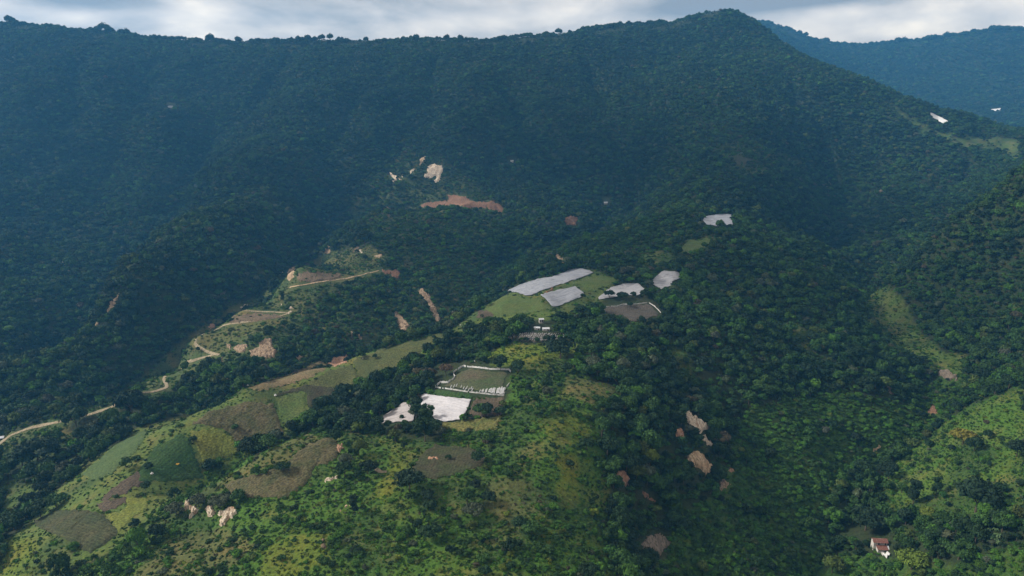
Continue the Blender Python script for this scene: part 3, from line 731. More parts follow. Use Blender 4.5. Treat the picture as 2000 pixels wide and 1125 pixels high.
# ------------------------------------------------------------------ bare rock and landslips
SCARS = [
 ('pale', 3, "largest white rock face halfway up the mountain", [(836,322),(850,320),(864,325),(862,342),(860,350),(850,357),(846,354),(852,344),(840,346),(828,344),(835,335)]),
 ('pale', 2.5, "thin white rock face left of the largest one on the mountain", [(760,337),(766,335),(769,342),(775,344),(775,349),(771,355),(768,354),(767,346),(761,342)]),
 ('pale', 1.5, "tiny white rock right of the thin rock face on the mountain", [(777,348),(784,349),(788,341),(785,343),(783,352)]),
 ('pale', 1.5, "slanting white rock streak between the two mountain rock faces", [(801,335),(810,327),(811,331),(802,338)]),
 ('tan', 1.5, "small pale rock above the slanting white streak on the mountain", [(820,309),(830,306),(830,314),(824,317),(821,323),(818,324)]),
 ('red', 2, "long red earth landslip across the foot of the mountain", [(820,400),(840,392),(875,392),(872,380),(890,380),(915,385),(917,392),(935,394),(965,392),(977,402),(985,410),(984,417),(974,416),(965,409),(940,407),(915,406),(885,400),(855,401),(850,409),(825,405)]),
 ('red', 2, "small round red landslip among dense trees above the covers", [(1100,430),(1110,422),(1125,424),(1129,432),(1120,440),(1105,439)]),
 ('brown', 1.5, "dull brown bare patch left of the long red landslip", [(747,405),(762,402),(766,417),(755,425),(745,417)]),
 ('pink', 2, "narrow pale landslip above the longest white cover", [(1081,494),(1089,492),(1092,501),(1102,507),(1105,514),(1092,511),(1086,504)]),
 ('pink', 2, "long streak shaped landslip down the slope behind the shoulder crest", [(815,565),(825,564),(838,576),(846,594),(860,610),(863,620),(860,629),(849,627),(844,610),(834,592)]),
 ('pink', 2, "shorter brown landslip left of the long streak behind the crest", [(769,606),(778,608),(792,626),(799,638),(788,648),(780,640),(774,624)]),
 ('pink', 1.5, "left of two thin pale scars just behind the shoulder crest", [(686,648),(691,647),(690,662),(686,661)]),
 ('pink', 1.5, "right of two thin pale scars just behind the shoulder crest", [(700,650),(705,648),(704,662),(697,664)]),
 ('pink', 2.5, "large heap of pink rubble below the winding dirt road", [(487,686),(506,680),(506,670),(518,660),(530,662),(532,676),(540,686),(536,696),(518,701),(502,698),(488,694)]),
 ('pink', 2, "low pink rubble heap beside the large one", [(458,680),(470,672),(484,674),(482,682),(470,689),(460,686)]),
 ('pink', 1.5, "small pink rock nearest the bend of the dirt road", [(442,670),(452,672),(451,682),(443,681)]),
 ('pink', 1.2, "small pink rock right of the large rubble heap", [(575,694),(590,694),(590,701),(582,703)]),
 ('brown', 1, "narrow brown gully running down from the road bend", [(430,698),(435,698),(439,724),(448,732),(446,740),(435,736),(432,720)]),
 ('tan', 2, "curved pale rock outcrop on the left end of the upper terrace", [(556,540),(564,524),(580,519),(586,522),(574,528),(576,538),(566,552)]),
 ('pale', 1, "pale sliver of rock left of the curved outcrop", [(545,533),(556,526),(556,530),(547,536)]),
 ('brown', 1, "brown bare terrace on the upper road spur", [(578,540),(592,528),(628,532),(668,534),(668,541),(640,548),(604,552),(582,548)]),
 ('tan', 1.2, "pale rock standing at the top left of the upper terrace", [(637,481),(644,481),(644,493),(637,492)]),
 ('pale', 1.2, "bright white rock under the dark tree clump on the terrace", [(700,486),(705,486),(708,493),(704,495)]),
 ('tan', 1, "pale orange bank at the right end of the upper terrace", [(730,498),(746,497),(745,503),(732,502)]),
 ('brown', 1, "dark reddish bank under the tree clump on the terrace", [(684,484),(700,482),(699,493),(682,493)]),
 ('red', 1.5, "red earth slip among bushes right of the terrace", [(744,526),(768,528),(778,526),(784,540),(772,546),(766,534),(748,534)]),
 ('pale', 1.5, "cream rock cutting at the upper hairpin of the dirt road", [(470,600),(484,593),(485,600),(480,606),(473,606)]),
 ('pale', 1.2, "white rock at the right end of the road hairpin", [(561,610),(570,607),(569,613),(562,614)]),
 ('pale', 1, "white rock just above the right end of the hairpin", [(562,600),(572,598),(571,604),(564,604)]),
 ('pale', 1, "small upright white rock above the road among grass", [(546,590),(549,590),(550,597),(546,597)]),
 ('brown', .8, "grey brown bare bank inside the road hairpin", [(446,632),(452,616),(500,611),(540,613),(556,617),(540,624),(490,629),(450,634)]),
 ('orange', 1, "orange bank beside the lower curve of the road", [(406,636),(414,630),(422,636),(414,641)]),
 ('pale', 1.5, "tiny pale scar on the forest slope at the far left", [(117,510),(124,512),(136,529),(131,531)]),
 ('tan', 1.5, "upper slanting tan scar on the left forest spur", [(233,571),(236,573),(220,601),(210,611),(214,594)]),
 ('tan', 1.5, "lower slanting tan scar on the left forest spur", [(201,620),(196,631),(184,639),(189,629)]),
 ('pale', 3, "largest pale cliff on the right flank of the central spur", [(1337,800),(1343,801),(1350,809),(1368,820),(1381,824),(1389,834),(1385,838),(1375,842),(1363,848),(1353,836),(1341,824),(1340,816)]),
 ('pale', 2, "broken lower tail of the largest pale cliff", [(1367,857),(1374,848),(1379,848),(1384,859),(1390,864),(1399,872),(1394,875),(1386,871),(1378,866)]),
 ('orange', 2, "fan shaped orange cliff left of the largest pale cliff", [(1315,835),(1327,836),(1336,847),(1342,855),(1331,857),(1326,861),(1321,850)]),
 ('tan', 2.5, "brownish streaked cliff below the largest pale cliff", [(1348,880),(1358,880),(1374,890),(1385,902),(1400,914),(1388,923),(1377,928),(1369,917),(1355,910),(1340,898),(1342,890)]),
 ('orange', 2.5, "orange and white cliff on the edge of the front meadow", [(1201,914),(1211,918),(1222,922),(1225,931),(1240,941),(1240,946),(1227,946),(1216,949),(1208,939)]),
 ('red', 1.5, "narrow reddish scar below the orange and white cliff", [(1252,958),(1262,960),(1275,973),(1283,984),(1273,979),(1260,971)]),
 ('pink', 1.8, "small wedge shaped pink rock at the edge of the valley trees", [(1408,939),(1412,934),(1428,949),(1419,951),(1409,958),(1406,954)]),
 ('grey', 1.5, "grey brown scree patch at the bottom of the spur", [(1252,1060),(1266,1046),(1290,1039),(1311,1060),(1294,1077),(1287,1091),(1276,1074),(1255,1077)]),
 ('grey', 1, "small narrow scree strip left of the grey brown scree patch", [(1224,1081),(1234,1084),(1234,1102),(1227,1102)]),
 ('orange', 1, "tiny orange rock right of the brownish streaked cliff", [(1421,915),(1434,913),(1434,921),(1425,922)]),
 ('pale', 3, "leftmost of the three white cliffs on the nearer crest", [(359,979),(364,976),(368,980),(372,977),(373,987),(386,990),(392,998),(386,1000),(380,1006),(373,1013),(367,1012),(374,1004),(374,997),(366,996),(357,1000),(360,993)]),
 ('pale', 2.5, "middle of the three white cliffs on the nearer crest", [(401,993),(404,987),(411,986),(416,993),(421,1002),(416,1012),(407,1010),(403,1002)]),
 ('pale', 3, "rightmost of the three white cliffs on the nearer crest", [(424,1003),(433,995),(448,993),(450,990),(461,989),(464,995),(464,1004),(458,1006),(454,1012),(450,1014),(444,1017),(441,1025),(428,1029),(427,1022),(432,1016),(435,1009),(429,1005)]),
 ('pale', 1.2, "small white rock below the tan maize plot", [(632,934),(645,931),(658,929),(660,934),(644,941),(633,941)]),
 ('orange', .8, "orange bare patch beside the tan maize plot", [(652,871),(671,864),(671,873),(664,885)]),
 ('orange', .6, "orange bare patch inside the dark fallow plot", [(829,894),(853,890),(856,897),(836,901)]),
 ('orange', .5, "pinkish bare soil patch on top of the left shoulder", [(640,702),(665,695),(680,693),(686,700),(678,708),(650,717),(638,712)]),
 ('tan', .5, "short bare bit of footpath beside the tall dark tree below the maize", [(671,990),(682,984),(684,988),(674,994)]),
 ('tan', .5, "tiny bare bit of footpath left of the longer bit on the slope", [(663,996),(668,993),(669,997),(664,999)]),
 ('tan', .5, "bare bit of footpath furthest left on the slope below the maize", [(634,1004),(641,1001),(641,1005),(635,1007)]),
 ('brown', .6, "reddish brown bare streak on the lower middle slope", [(627,1052),(634,1050),(637,1066),(633,1078),(628,1072)]),
 ('brown', 2, "long brown streak on the mountain right of the peak's spur", [(1594,332),(1605,336),(1625,364),(1643,388),(1636,392),(1615,371)]),
 ('brown', 2, "faint brown streak on the far side of the high valley", [(1720,367),(1737,353),(1734,360),(1713,380)]),
 ('grey', 1.5, "greyish eroded bank in the stream bed of the right valley", [(1830,725),(1851,723),(1870,732),(1872,743),(1854,741),(1835,734)]),
 ('grey', 1.5, "greyish bare bank among trees left of the stream bed", [(1730,748),(1742,747),(1748,769),(1737,769)]),
 ('red', 1, "triangular reddish bank at the foot of the right meadow", [(1808,808),(1821,787),(1833,805),(1830,808)]),
 ('tan', 1, "small tan bank above the dark trees of the stream", [(1702,878),(1718,867),(1721,872),(1707,881)]),
 ('red', 1, "small reddish bare patch on the right edge of the spur top", [(1200,741),(1213,736),(1224,748),(1210,752)]),
 ('brown', 1.5, "dull reddish bank at the valley edge above the road spur", [(427,566),(441,564),(441,578),(430,580)]),
 ('red', .5, "red soil bank between the two upper left white covers", [(1059,571),(1080,563),(1083,568),(1062,574)]),
]
for kind, rg, label, poly in SCARS:
    tag(drape("rock_outcrop" if kind in ('pale', 'pink', 'grey') else "bare_earth", poly, M_ROCK[kind], lift=.6, rough=rg * .75, rscale=2.6, rag=1.6, step=3, div=34, smooth=False, edge_drop=.8), label,
        "rock outcrop" if kind in ('pale', 'pink', 'grey') else "bare earth")
    if kind != 'brown': CLEAR_POLYS.append(poly)

# ------------------------------------------------------------------ tree and bush prototypes (crown about 1 wide, standing on z = 0)
def leaf_cloud(r, lobes, per, size, core=.8):
    """lobes of leaf clumps: small ragged faces lying over each lobe plus a dim core"""
    V = []; Fc = []
    for (cx_, cy_, cz_, rx, rz) in lobes:
        for k in range(per):
            d = r.normal(size=3); d /= np.linalg.norm(d)
            if d[2] < -.35: d[2] *= -.6; d /= np.linalg.norm(d)
            p = np.array([cx_ + d[0] * rx, cy_ + d[1] * rx, cz_ + d[2] * rz]) * 1.0
            p += r.normal(0, .035, 3) * rx * 3
            nrm = d + r.normal(0, .45, 3); nrm /= np.linalg.norm(nrm)
            t = np.cross(nrm, r.normal(size=3)); t /= np.linalg.norm(t); b = np.cross(nrm, t)
            s = size * r.uniform(.6, 1.35)
            i = len(V)
            for (a_, b_) in ((-1, -.55), (.1, -1), (1, .1), (.35, .95), (-.75, .6)):
                V.append(p + t * s * a_ * r.uniform(.75, 1.15) + b * s * b_ * r.uniform(.75, 1.15) + nrm * s * r.uniform(-.2, .2))
            Fc.append((i, i + 1, i + 2, i + 3, i + 4))
        if core:
            bm = bmesh.new(); bmesh.ops.create_icosphere(bm, subdivisions=1, radius=1)
            i = len(V)
            for v in bm.verts: V.append(np.array([cx_ + v.co.x * rx * core, cy_ + v.co.y * rx * core, cz_ + v.co.z * rz * core]) + r.normal(0, .08, 3) * rx)
            for f in bm.faces: Fc.append(tuple(i + v.index for v in f.verts))
            bm.free()
    return V, Fc
def tube(V, Fc, p0, p1, r0, r1, sides=6):
    p0 = Vector(p0); p1 = Vector(p1); q = (p1 - p0).to_track_quat('Z', 'Y')
    i = len(V)
    for p, rr in ((p0, r0), (p1, r1)):
        for k in range(sides):
            a = 2 * math.pi * k / sides
            V.append(np.array(p + q @ Vector((rr * math.cos(a), rr * math.sin(a), 0))))
    for k in range(sides): Fc.append((i + k, i + (k + 1) % sides, i + sides + (k + 1) % sides, i + sides + k))
    Fc.append(tuple(i + sides + k for k in range(sides)))
def crown_lobes(r, kind):
    lob = []
    if kind == 'round':
        for k in range(11):
            a = r.uniform(0, 6.28); q = math.sqrt(r.uniform(0, 1)) * .33; lob.append((q * math.cos(a), q * math.sin(a), .42 + (.36 - q) * r.uniform(.3, 1.0), r.uniform(.14, .24), r.uniform(.13, .2)))
    elif kind == 'broad':
        for k in range(13):
            a = r.uniform(0, 6.28); q = math.sqrt(r.uniform(0, 1)) * .40; lob.append((q * math.cos(a), q * math.sin(a), .40 + (.4 - q) * r.uniform(.2, .6), r.uniform(.12, .2), r.uniform(.09, .14)))
    elif kind == 'tall':
        for k in range(12):
            a = r.uniform(0, 6.28); h = k / 11; q = .26 * (1 - .6 * abs(h - .35)) * math.sqrt(r.uniform(.1, 1)); lob.append((q * math.cos(a), q * math.sin(a), .35 + h * .95, r.uniform(.13, .22), r.uniform(.14, .2)))
    elif kind == 'bush':
        for k in range(8):
            a = r.uniform(0, 6.28); q = math.sqrt(r.uniform(0, 1)) * .32; lob.append((q * math.cos(a), q * math.sin(a), .16 + (.34 - q) * r.uniform(.2, .8), r.uniform(.14, .24), r.uniform(.11, .19)))
    return lob
def trunk_mesh(r, h, rad):
    V, Fc = [], []
    tube(V, Fc, (0, 0, -.12), (.01, 0, h * .55), rad, rad * .65)
    for k in range(4):
        a = k * 1.7 + r.uniform(0, .6)
        tube(V, Fc, (.01, 0, h * .5), (.2 * math.cos(a), .2 * math.sin(a), h * 1.0), rad * .5, rad * .22, 5)
    return V, Fc
def mesh_only(name, V, Fc, mats, mi=None):
    me = D.meshes.new(name); me.from_pydata([tuple(map(float, v)) for v in V], [], Fc)
    for m_ in mats: me.materials.append(m_)
    if mi is not None: me.polygons.foreach_set('material_index', np.array(mi, np.int32))
    me.update(); return me
pr = np.random.default_rng(3)
KINDS = ['round', 'broad', 'tall', 'round', 'broad', 'bush', 'bush']
CROWN, TRUNK = [], []
for k, kd in enumerate(KINDS):
    CROWN.append(mesh_only("crown", *leaf_cloud(pr, crown_lobes(pr, kd), 95 if kd != 'bush' else 80, .034), [M_LEAF]))
    TRUNK.append(mesh_only("trunk", *trunk_mesh(pr, .42 if kd != 'tall' else .6, .03), [M_BARK]))
PROTO = D.collections.new("massed wood kinds")         # kept out of the scene, only drawn through the massed wood
MASS_KINDS = ['round', 'broad', 'round', 'round', 'broad', 'round', 'bush', 'bush', 'tuft', 'tuft']
for k, kd in enumerate(MASS_KINDS):
    if kd == 'tuft':
        lob = [(pr.uniform(-.3, .3), pr.uniform(-.3, .3), .06, pr.uniform(.14, .25), .12) for _ in range(4)]
        V, Fc = leaf_cloud(pr, lob, 9, .12, 0)
        mi = [0] * len(Fc)
    else:
        V, Fc = leaf_cloud(pr, crown_lobes(pr, kd), 34, .055, .85); n0 = len(Fc)
        if kd != 'bush': tube(V, Fc, (0, 0, -.15), (0, 0, .45), .03, .02, 5)
        mi = [0] * n0 + [1] * (len(Fc) - n0)
    ob = D.objects.new("kind_%02d" % k, mesh_only("kind", V, Fc, [M_LEAF_I, M_BARK], mi)); PROTO.objects.link(ob)

# ------------------------------------------------------------------ where trees stand
mask_sky = np.isnan(VIEW[..., 1])
top_row = np.argmax(~mask_sky, axis=0)
clear_img = np.zeros((RH, RW), bool); base_img = np.zeros((RH, RW), bool)
for poly in CLEAR_POLYS:
    clear_img |= raster(poly, 0)
for poly in BASE_POLYS: base_img |= raster(poly, 0)
e_ = base_img.copy(); e_[1:] &= base_img[:-1]; e_[:-1] &= base_img[1:]; e_[:, 1:] &= base_img[:, :-1]; e_[:, :-1] &= base_img[:, 1:]; base_img = e_
for pts, wdt in ROADS:
    for (a, b) in zip(pts[:-1], pts[1:]):
        L2 = (b[0] - a[0]) ** 2 + (b[1] - a[1]) ** 2
        t = np.clip(((pxs - a[0]) * (b[0] - a[0]) + (pys - a[1]) * (b[1] - a[1])) / L2, 0, 1)
        clear_img |= np.hypot(pxs - a[0] - t * (b[0] - a[0]), pys - a[1] - t * (b[1] - a[1])) < 4
EXTRA_CLEAR = [[(1708,1040),(1740,1040),(1748,1076),(1738,1090),(1722,1090),(1710,1056)], [(1038,622),(1076,622),(1080,648),(1034,648)], [(-10,842),(10,842),(10,862),(-10,862)],
               [(845,712),(910,708),(998,718),(1000,776),(940,772),(845,762)], [(1168,590),(1270,584),(1296,614),(1280,620),(1266,600),(1170,606)],
               [(1182,600),(1285,600),(1288,612),(1240,620),(1195,612)], [(1175,386),(1190,386),(1190,400),(1175,400)], [(324,202),(342,202),(342,210),(324,210)], [(992,308),(1008,308),(1008,318),(992,318)],
               [(528,766),(546,766),(546,778),(528,778)], [(290,918),(304,918),(304,930),(290,930)]]
for poly in EXTRA_CLEAR: clear_img |= raster(poly, 1)
def scatter(spacing, y0, y1, jit=.48, seed=1):
    rr = np.random.default_rng(seed)
    xs = np.arange(-.86 * (y1 + 60), .86 * (y1 + 60), spacing); ys = np.arange(y0, y1, spacing)
    x, y = np.meshgrid(xs, ys)
    x = x + rr.uniform(-jit, jit, x.shape) * spacing; y = y + rr.uniform(-jit, jit, y.shape) * spacing
    k = np.abs(x) < .84 * (y + 60)
    x, y = x[k], y[k]
    return x, y, height(x, y)
def seen(img, x, y, z, tol=25):
    px, py = project(np.stack([x, y, z], -1))
    i = np.floor(px / 2).astype(int); j = np.floor(py / 2).astype(int)
    ok = (i >= 0) & (i < RW) & (j >= 0) & (j < RH)
    i = np.clip(i, 0, RW - 1); j = np.clip(j, 0, RH - 1)
    return ok & img[j, i] & (np.abs(y - DEPTH[j, i]) < tol + .12 * y)
def free(x, y, z, h):
    return ~(seen(clear_img, x, y, z) | seen(base_img, x, y, z) | seen(clear_img, x, y, z + h * .45) | (seen(clear_img, x, y, z + h * .85) & (_hash(np.floor(x * 9), np.floor(y * 9), 8) < .7)))

DARK = np.array((.016, .037, .012)); MID = np.array((.027, .062, .013)); LIGHT = np.array((.044, .104, .012)); OLIVE = np.array((.055, .080, .017))
GREY = np.array((.052, .066, .036)); RUST = np.array((.064, .054, .032)); YELL = np.array((.082, .112, .013)); DEEP = np.array((.012, .027, .012))
PAL = np.array([DEEP, DARK, MID, LIGHT, OLIVE, GREY, RUST, YELL])
def pick(rr, n_, wts):
    wts = np.array(wts, float); return rr.choice(len(PAL), n_, p=wts / wts.sum())
PX_, PY_, PZ_, PW_, PH_, PT_, PV_, PK_ = [], [], [], [], [], [], [], []      # position, width, height factor, tone, variant, kind (0 tree, 1 shrub, 2 tuft)
def add(x, y, z, wdt, hf, tone, var, kind):
    for l_, v_ in zip((PX_, PY_, PZ_, PW_, PH_, PT_, PV_, PK_), (x, y, z, wdt, hf, tone, var, kind)): l_.append(np.broadcast_to(v_, x.shape).copy())
r1 = np.random.default_rng(21)
# tall forest
def steepness(x, y):
    gx = (height(x + 8, y) - height(x - 8, y)) / 16; gy = (height(x, y + 8) - height(x, y - 8)) / 16
    return np.sqrt(1 + gx ** 2 + gy ** 2)
for spc, ya, yb, sd_, more in ((7.2, 230, 830, 2, 0), (8.2, 830, 3000, 3, 0), (15, 3000, 6200, 4, 0), (7.2, 230, 830, 12, 1), (9.2, 830, 3000, 13, 1), (7.2, 230, 830, 22, 2), (9.2, 830, 3000, 23, 2)):
    x, y, z = scatter(spc, ya, yb, seed=sd_)
    if more:                    # a steep slope holds more trees than its plan area
        st_ = steepness(x, y); k = r1.uniform(size=x.shape) < np.clip((st_ - 1) * 2.2 - (more - 1) + .12, 0, 1); x, y, z = x[k], y[k], z[k]
    if yb > 3000:
        k = x > .28 * y; x, y, z = x[k], y[k], z[k]
    zn = lookup(zone_img, x, y, z, FOREST, wob=6)
    clump = fbm(x / 60, y / 60, 201, 3); broadp = fbm(x / 170, y / 170, 207, 3)
    dens = np.select([zn == FOREST, zn == WALL, zn == LIGHTWOOD, zn == FRONT, zn == ROADSPUR, zn == RMEADOW, zn == SHOULDER, zn == CLEAR, zn == STRIP, zn == LOWWOOD],
                     [1.0 - .15 * sstep(.6, .7, clump), .98 - .12 * sstep(.58, .7, clump), .85, .13 * sstep(.42, .6, clump) + .03, .18 * sstep(.42, .6, clump) + .02, .07 * sstep(.45, .6, clump) + .02, .012, .10, .02, .10], .015)
    k = r1.uniform(size=x.shape) < dens
    x, y, z, zn, clump, broadp = x[k], y[k], z[k], zn[k], clump[k], broadp[k]
    wdt = (5.0 + 10.5 * r1.uniform(size=x.shape) ** 1.7 + 2.5 * (fbm(x / 45, y / 45, 222, 3) - .5) * 4)
    wdt = np.clip(wdt, 6.0, 17) * np.where(zn == WALL, 1.02, 1) * np.where(np.isin(zn, [FOREST, WALL]), 1, .8) * np.where(yb > 3000, 1.7, 1)
    if ya >= 830:
        qx, qy = project(np.stack([x, y, z], -1)); ci_ = np.clip((qx / 2).astype(int), 0, RW - 1)
        wdt = np.where((qy - top_row[ci_] * 2 < 13), wdt * (.4 + .7 * sstep(.4, .62, fbm(x / 55, y / 55, 233, 3))), wdt)          # wind cut scrub along the crest
    k = free(x, y, z, wdt * .9)
    x, y, z, zn, wdt, clump, broadp = x[k], y[k], z[k], zn[k], wdt[k], clump[k], broadp[k]
    tone = np.where(np.isin(zn, [FOREST]), pick(r1, len(x), [3, 6, 4, 1.0, .7, .9, .25, .02]), pick(r1, len(x), [3, 6, 5, .5, .6, .6, .1, 0]))
    tone = np.where(zn == LIGHTWOOD, pick(r1, len(x), [1, 3, 6, 2.5, 1.2, .6, .15, .05]), tone)
    tone = np.where(np.isin(zn, [FRONT, RMEADOW]), pick(r1, len(x), [4, 6, 4, 2, .6, .5, .1, .2]), tone)
    tone = np.where(np.isin(zn, [FOREST, WALL]) & (broadp > .53) & (r1.uniform(size=len(x)) < .6), pick(r1, len(x), [0, 2, 7, 1.2, .6, .4, 0, .02]), tone)
    tone = np.where(np.isin(zn, [FOREST, WALL]) & (broadp < .45) & (r1.uniform(size=len(x)) < .6), pick(r1, len(x), [5, 5, 1, 0, .3, .4, 0, 0]), tone)
    tone = np.where((clump > .58) & (r1.uniform(size=len(x)) < .5), 2, tone)
    add(x, y, z, wdt, r1.uniform(.85, 1.4, len(x)), tone, r1.integers(0, 6, len(x)), 0)
# low bright wood of the valley floor
x, y, z = scatter(3.6, 230, 800, seed=5)
zn = lookup(zone_img, x, y, z, FOREST, wob=6)
k = (zn == LOWWOOD) & (r1.uniform(size=x.shape) < .93)
x, y, z = x[k], y[k], z[k]; wdt = 2.8 + 4.2 * r1.uniform(size=len(x)) ** 1.6; k = free(x, y, z, wdt)
x, y, z, wdt = x[k], y[k], z[k], wdt[k]
add(x, y, z, wdt, r1.uniform(.7, 1.1, len(x)), pick(r1, len(x), [0, .4, 4, 9, .3, .2, 0, .1]), r1.integers(0, 6, len(x)), 0)
# shrubs of the open slopes
for spc, sd_ in ((4.2, 6), (3.6, 7)):
    x, y, z = scatter(spc, 230, 1450, seed=sd_)
    zn = lookup(zone_img, x, y, z, FOREST, wob=6)
    clump = fbm(x / 34, y / 34, 301 + sd_, 4)
    dens = np.select([zn == FRONT, zn == ROADSPUR, zn == RMEADOW, zn == SHOULDER, zn == CLEAR, zn == STRIP, zn == YELLOW, zn == DRY, zn == LIGHTWOOD, np.isin(zn, [FOREST, WALL])],
                     [.06 + .55 * sstep(.44, .58, clump), .05 + .5 * sstep(.44, .58, clump), .05 + .45 * sstep(.48, .6, clump), .02 + .10 * sstep(.52, .62, clump), .10, .10, .02 + .14 * sstep(.52, .62, clump), .08 + .25 * sstep(.5, .6, clump), .5, .3], 0)
    k = r1.uniform(size=x.shape) < dens
    x, y, z, zn = x[k], y[k], z[k], zn[k]
    wdt = 1.3 + 4.6 * r1.uniform(size=x.shape) ** 2.0 + np.where(r1.uniform(size=x.shape) < .06, 3.0, 0); k = free(x, y, z, wdt * .7)
    x, y, z, wdt = x[k], y[k], z[k], wdt[k]
    add(x, y, z, wdt, r1.uniform(.8, 1.3, len(x)), pick(r1, len(x), [.3, 1.4, 5, 7, 1.2, .4, .05, .6]), r1.integers(6, 8, len(x)), 1)
# tall grass and bracken tufts
xa, ya_, za = scatter(2.3, 230, 700, seed=8); xb, yb_, zb_ = scatter(3.6, 700, 1400, seed=9)
x = np.r_[xa, xb]; y = np.r_[ya_, yb_]; z = np.r_[za, zb_]
zn = lookup(zone_img, x, y, z, FOREST, wob=6)
dens = np.select([np.isin(zn, [FRONT, RMEADOW]), zn == YELLOW, zn == DRY, zn == SHOULDER, zn == ROADSPUR, np.isin(zn, [CLEAR, STRIP])], [.62, .5, .45, .28, .4, .5], 0)
k = (r1.uniform(size=x.shape) < dens) & (np.abs(x) < .76 * (y + 30))
x, y, z, zn = x[k], y[k], z[k], zn[k]; k = ~(seen(clear_img, x, y, z) | seen(base_img, x, y, z)); x, y, z, zn = x[k], y[k], z[k], zn[k]
t = fbm(x / 38, y / 38, 401, 3)
tone = np.where(t > .52, pick(r1, len(x), [.2, 1.5, 5, 6, .6, .2, 0, .6]), pick(r1, len(x), [0, .4, 2, 7, 1.6, .3, .1, 1.6]))
tone = np.where(zn == DRY, pick(r1, len(x), [0, .4, 1, 2, 4, 1, .8, 1.5]), np.where(zn == YELLOW, pick(r1, len(x), [0, .2, .8, 3, 1.5, .2, 0, 6]), tone))
add(x, y, z, r1.uniform(1.6, 3.4, len(x)) * np.where(y > 700, 1.4, 1), r1.uniform(.8, 1.3, len(x)), tone, r1.integers(8, 10, len(x)), 2)
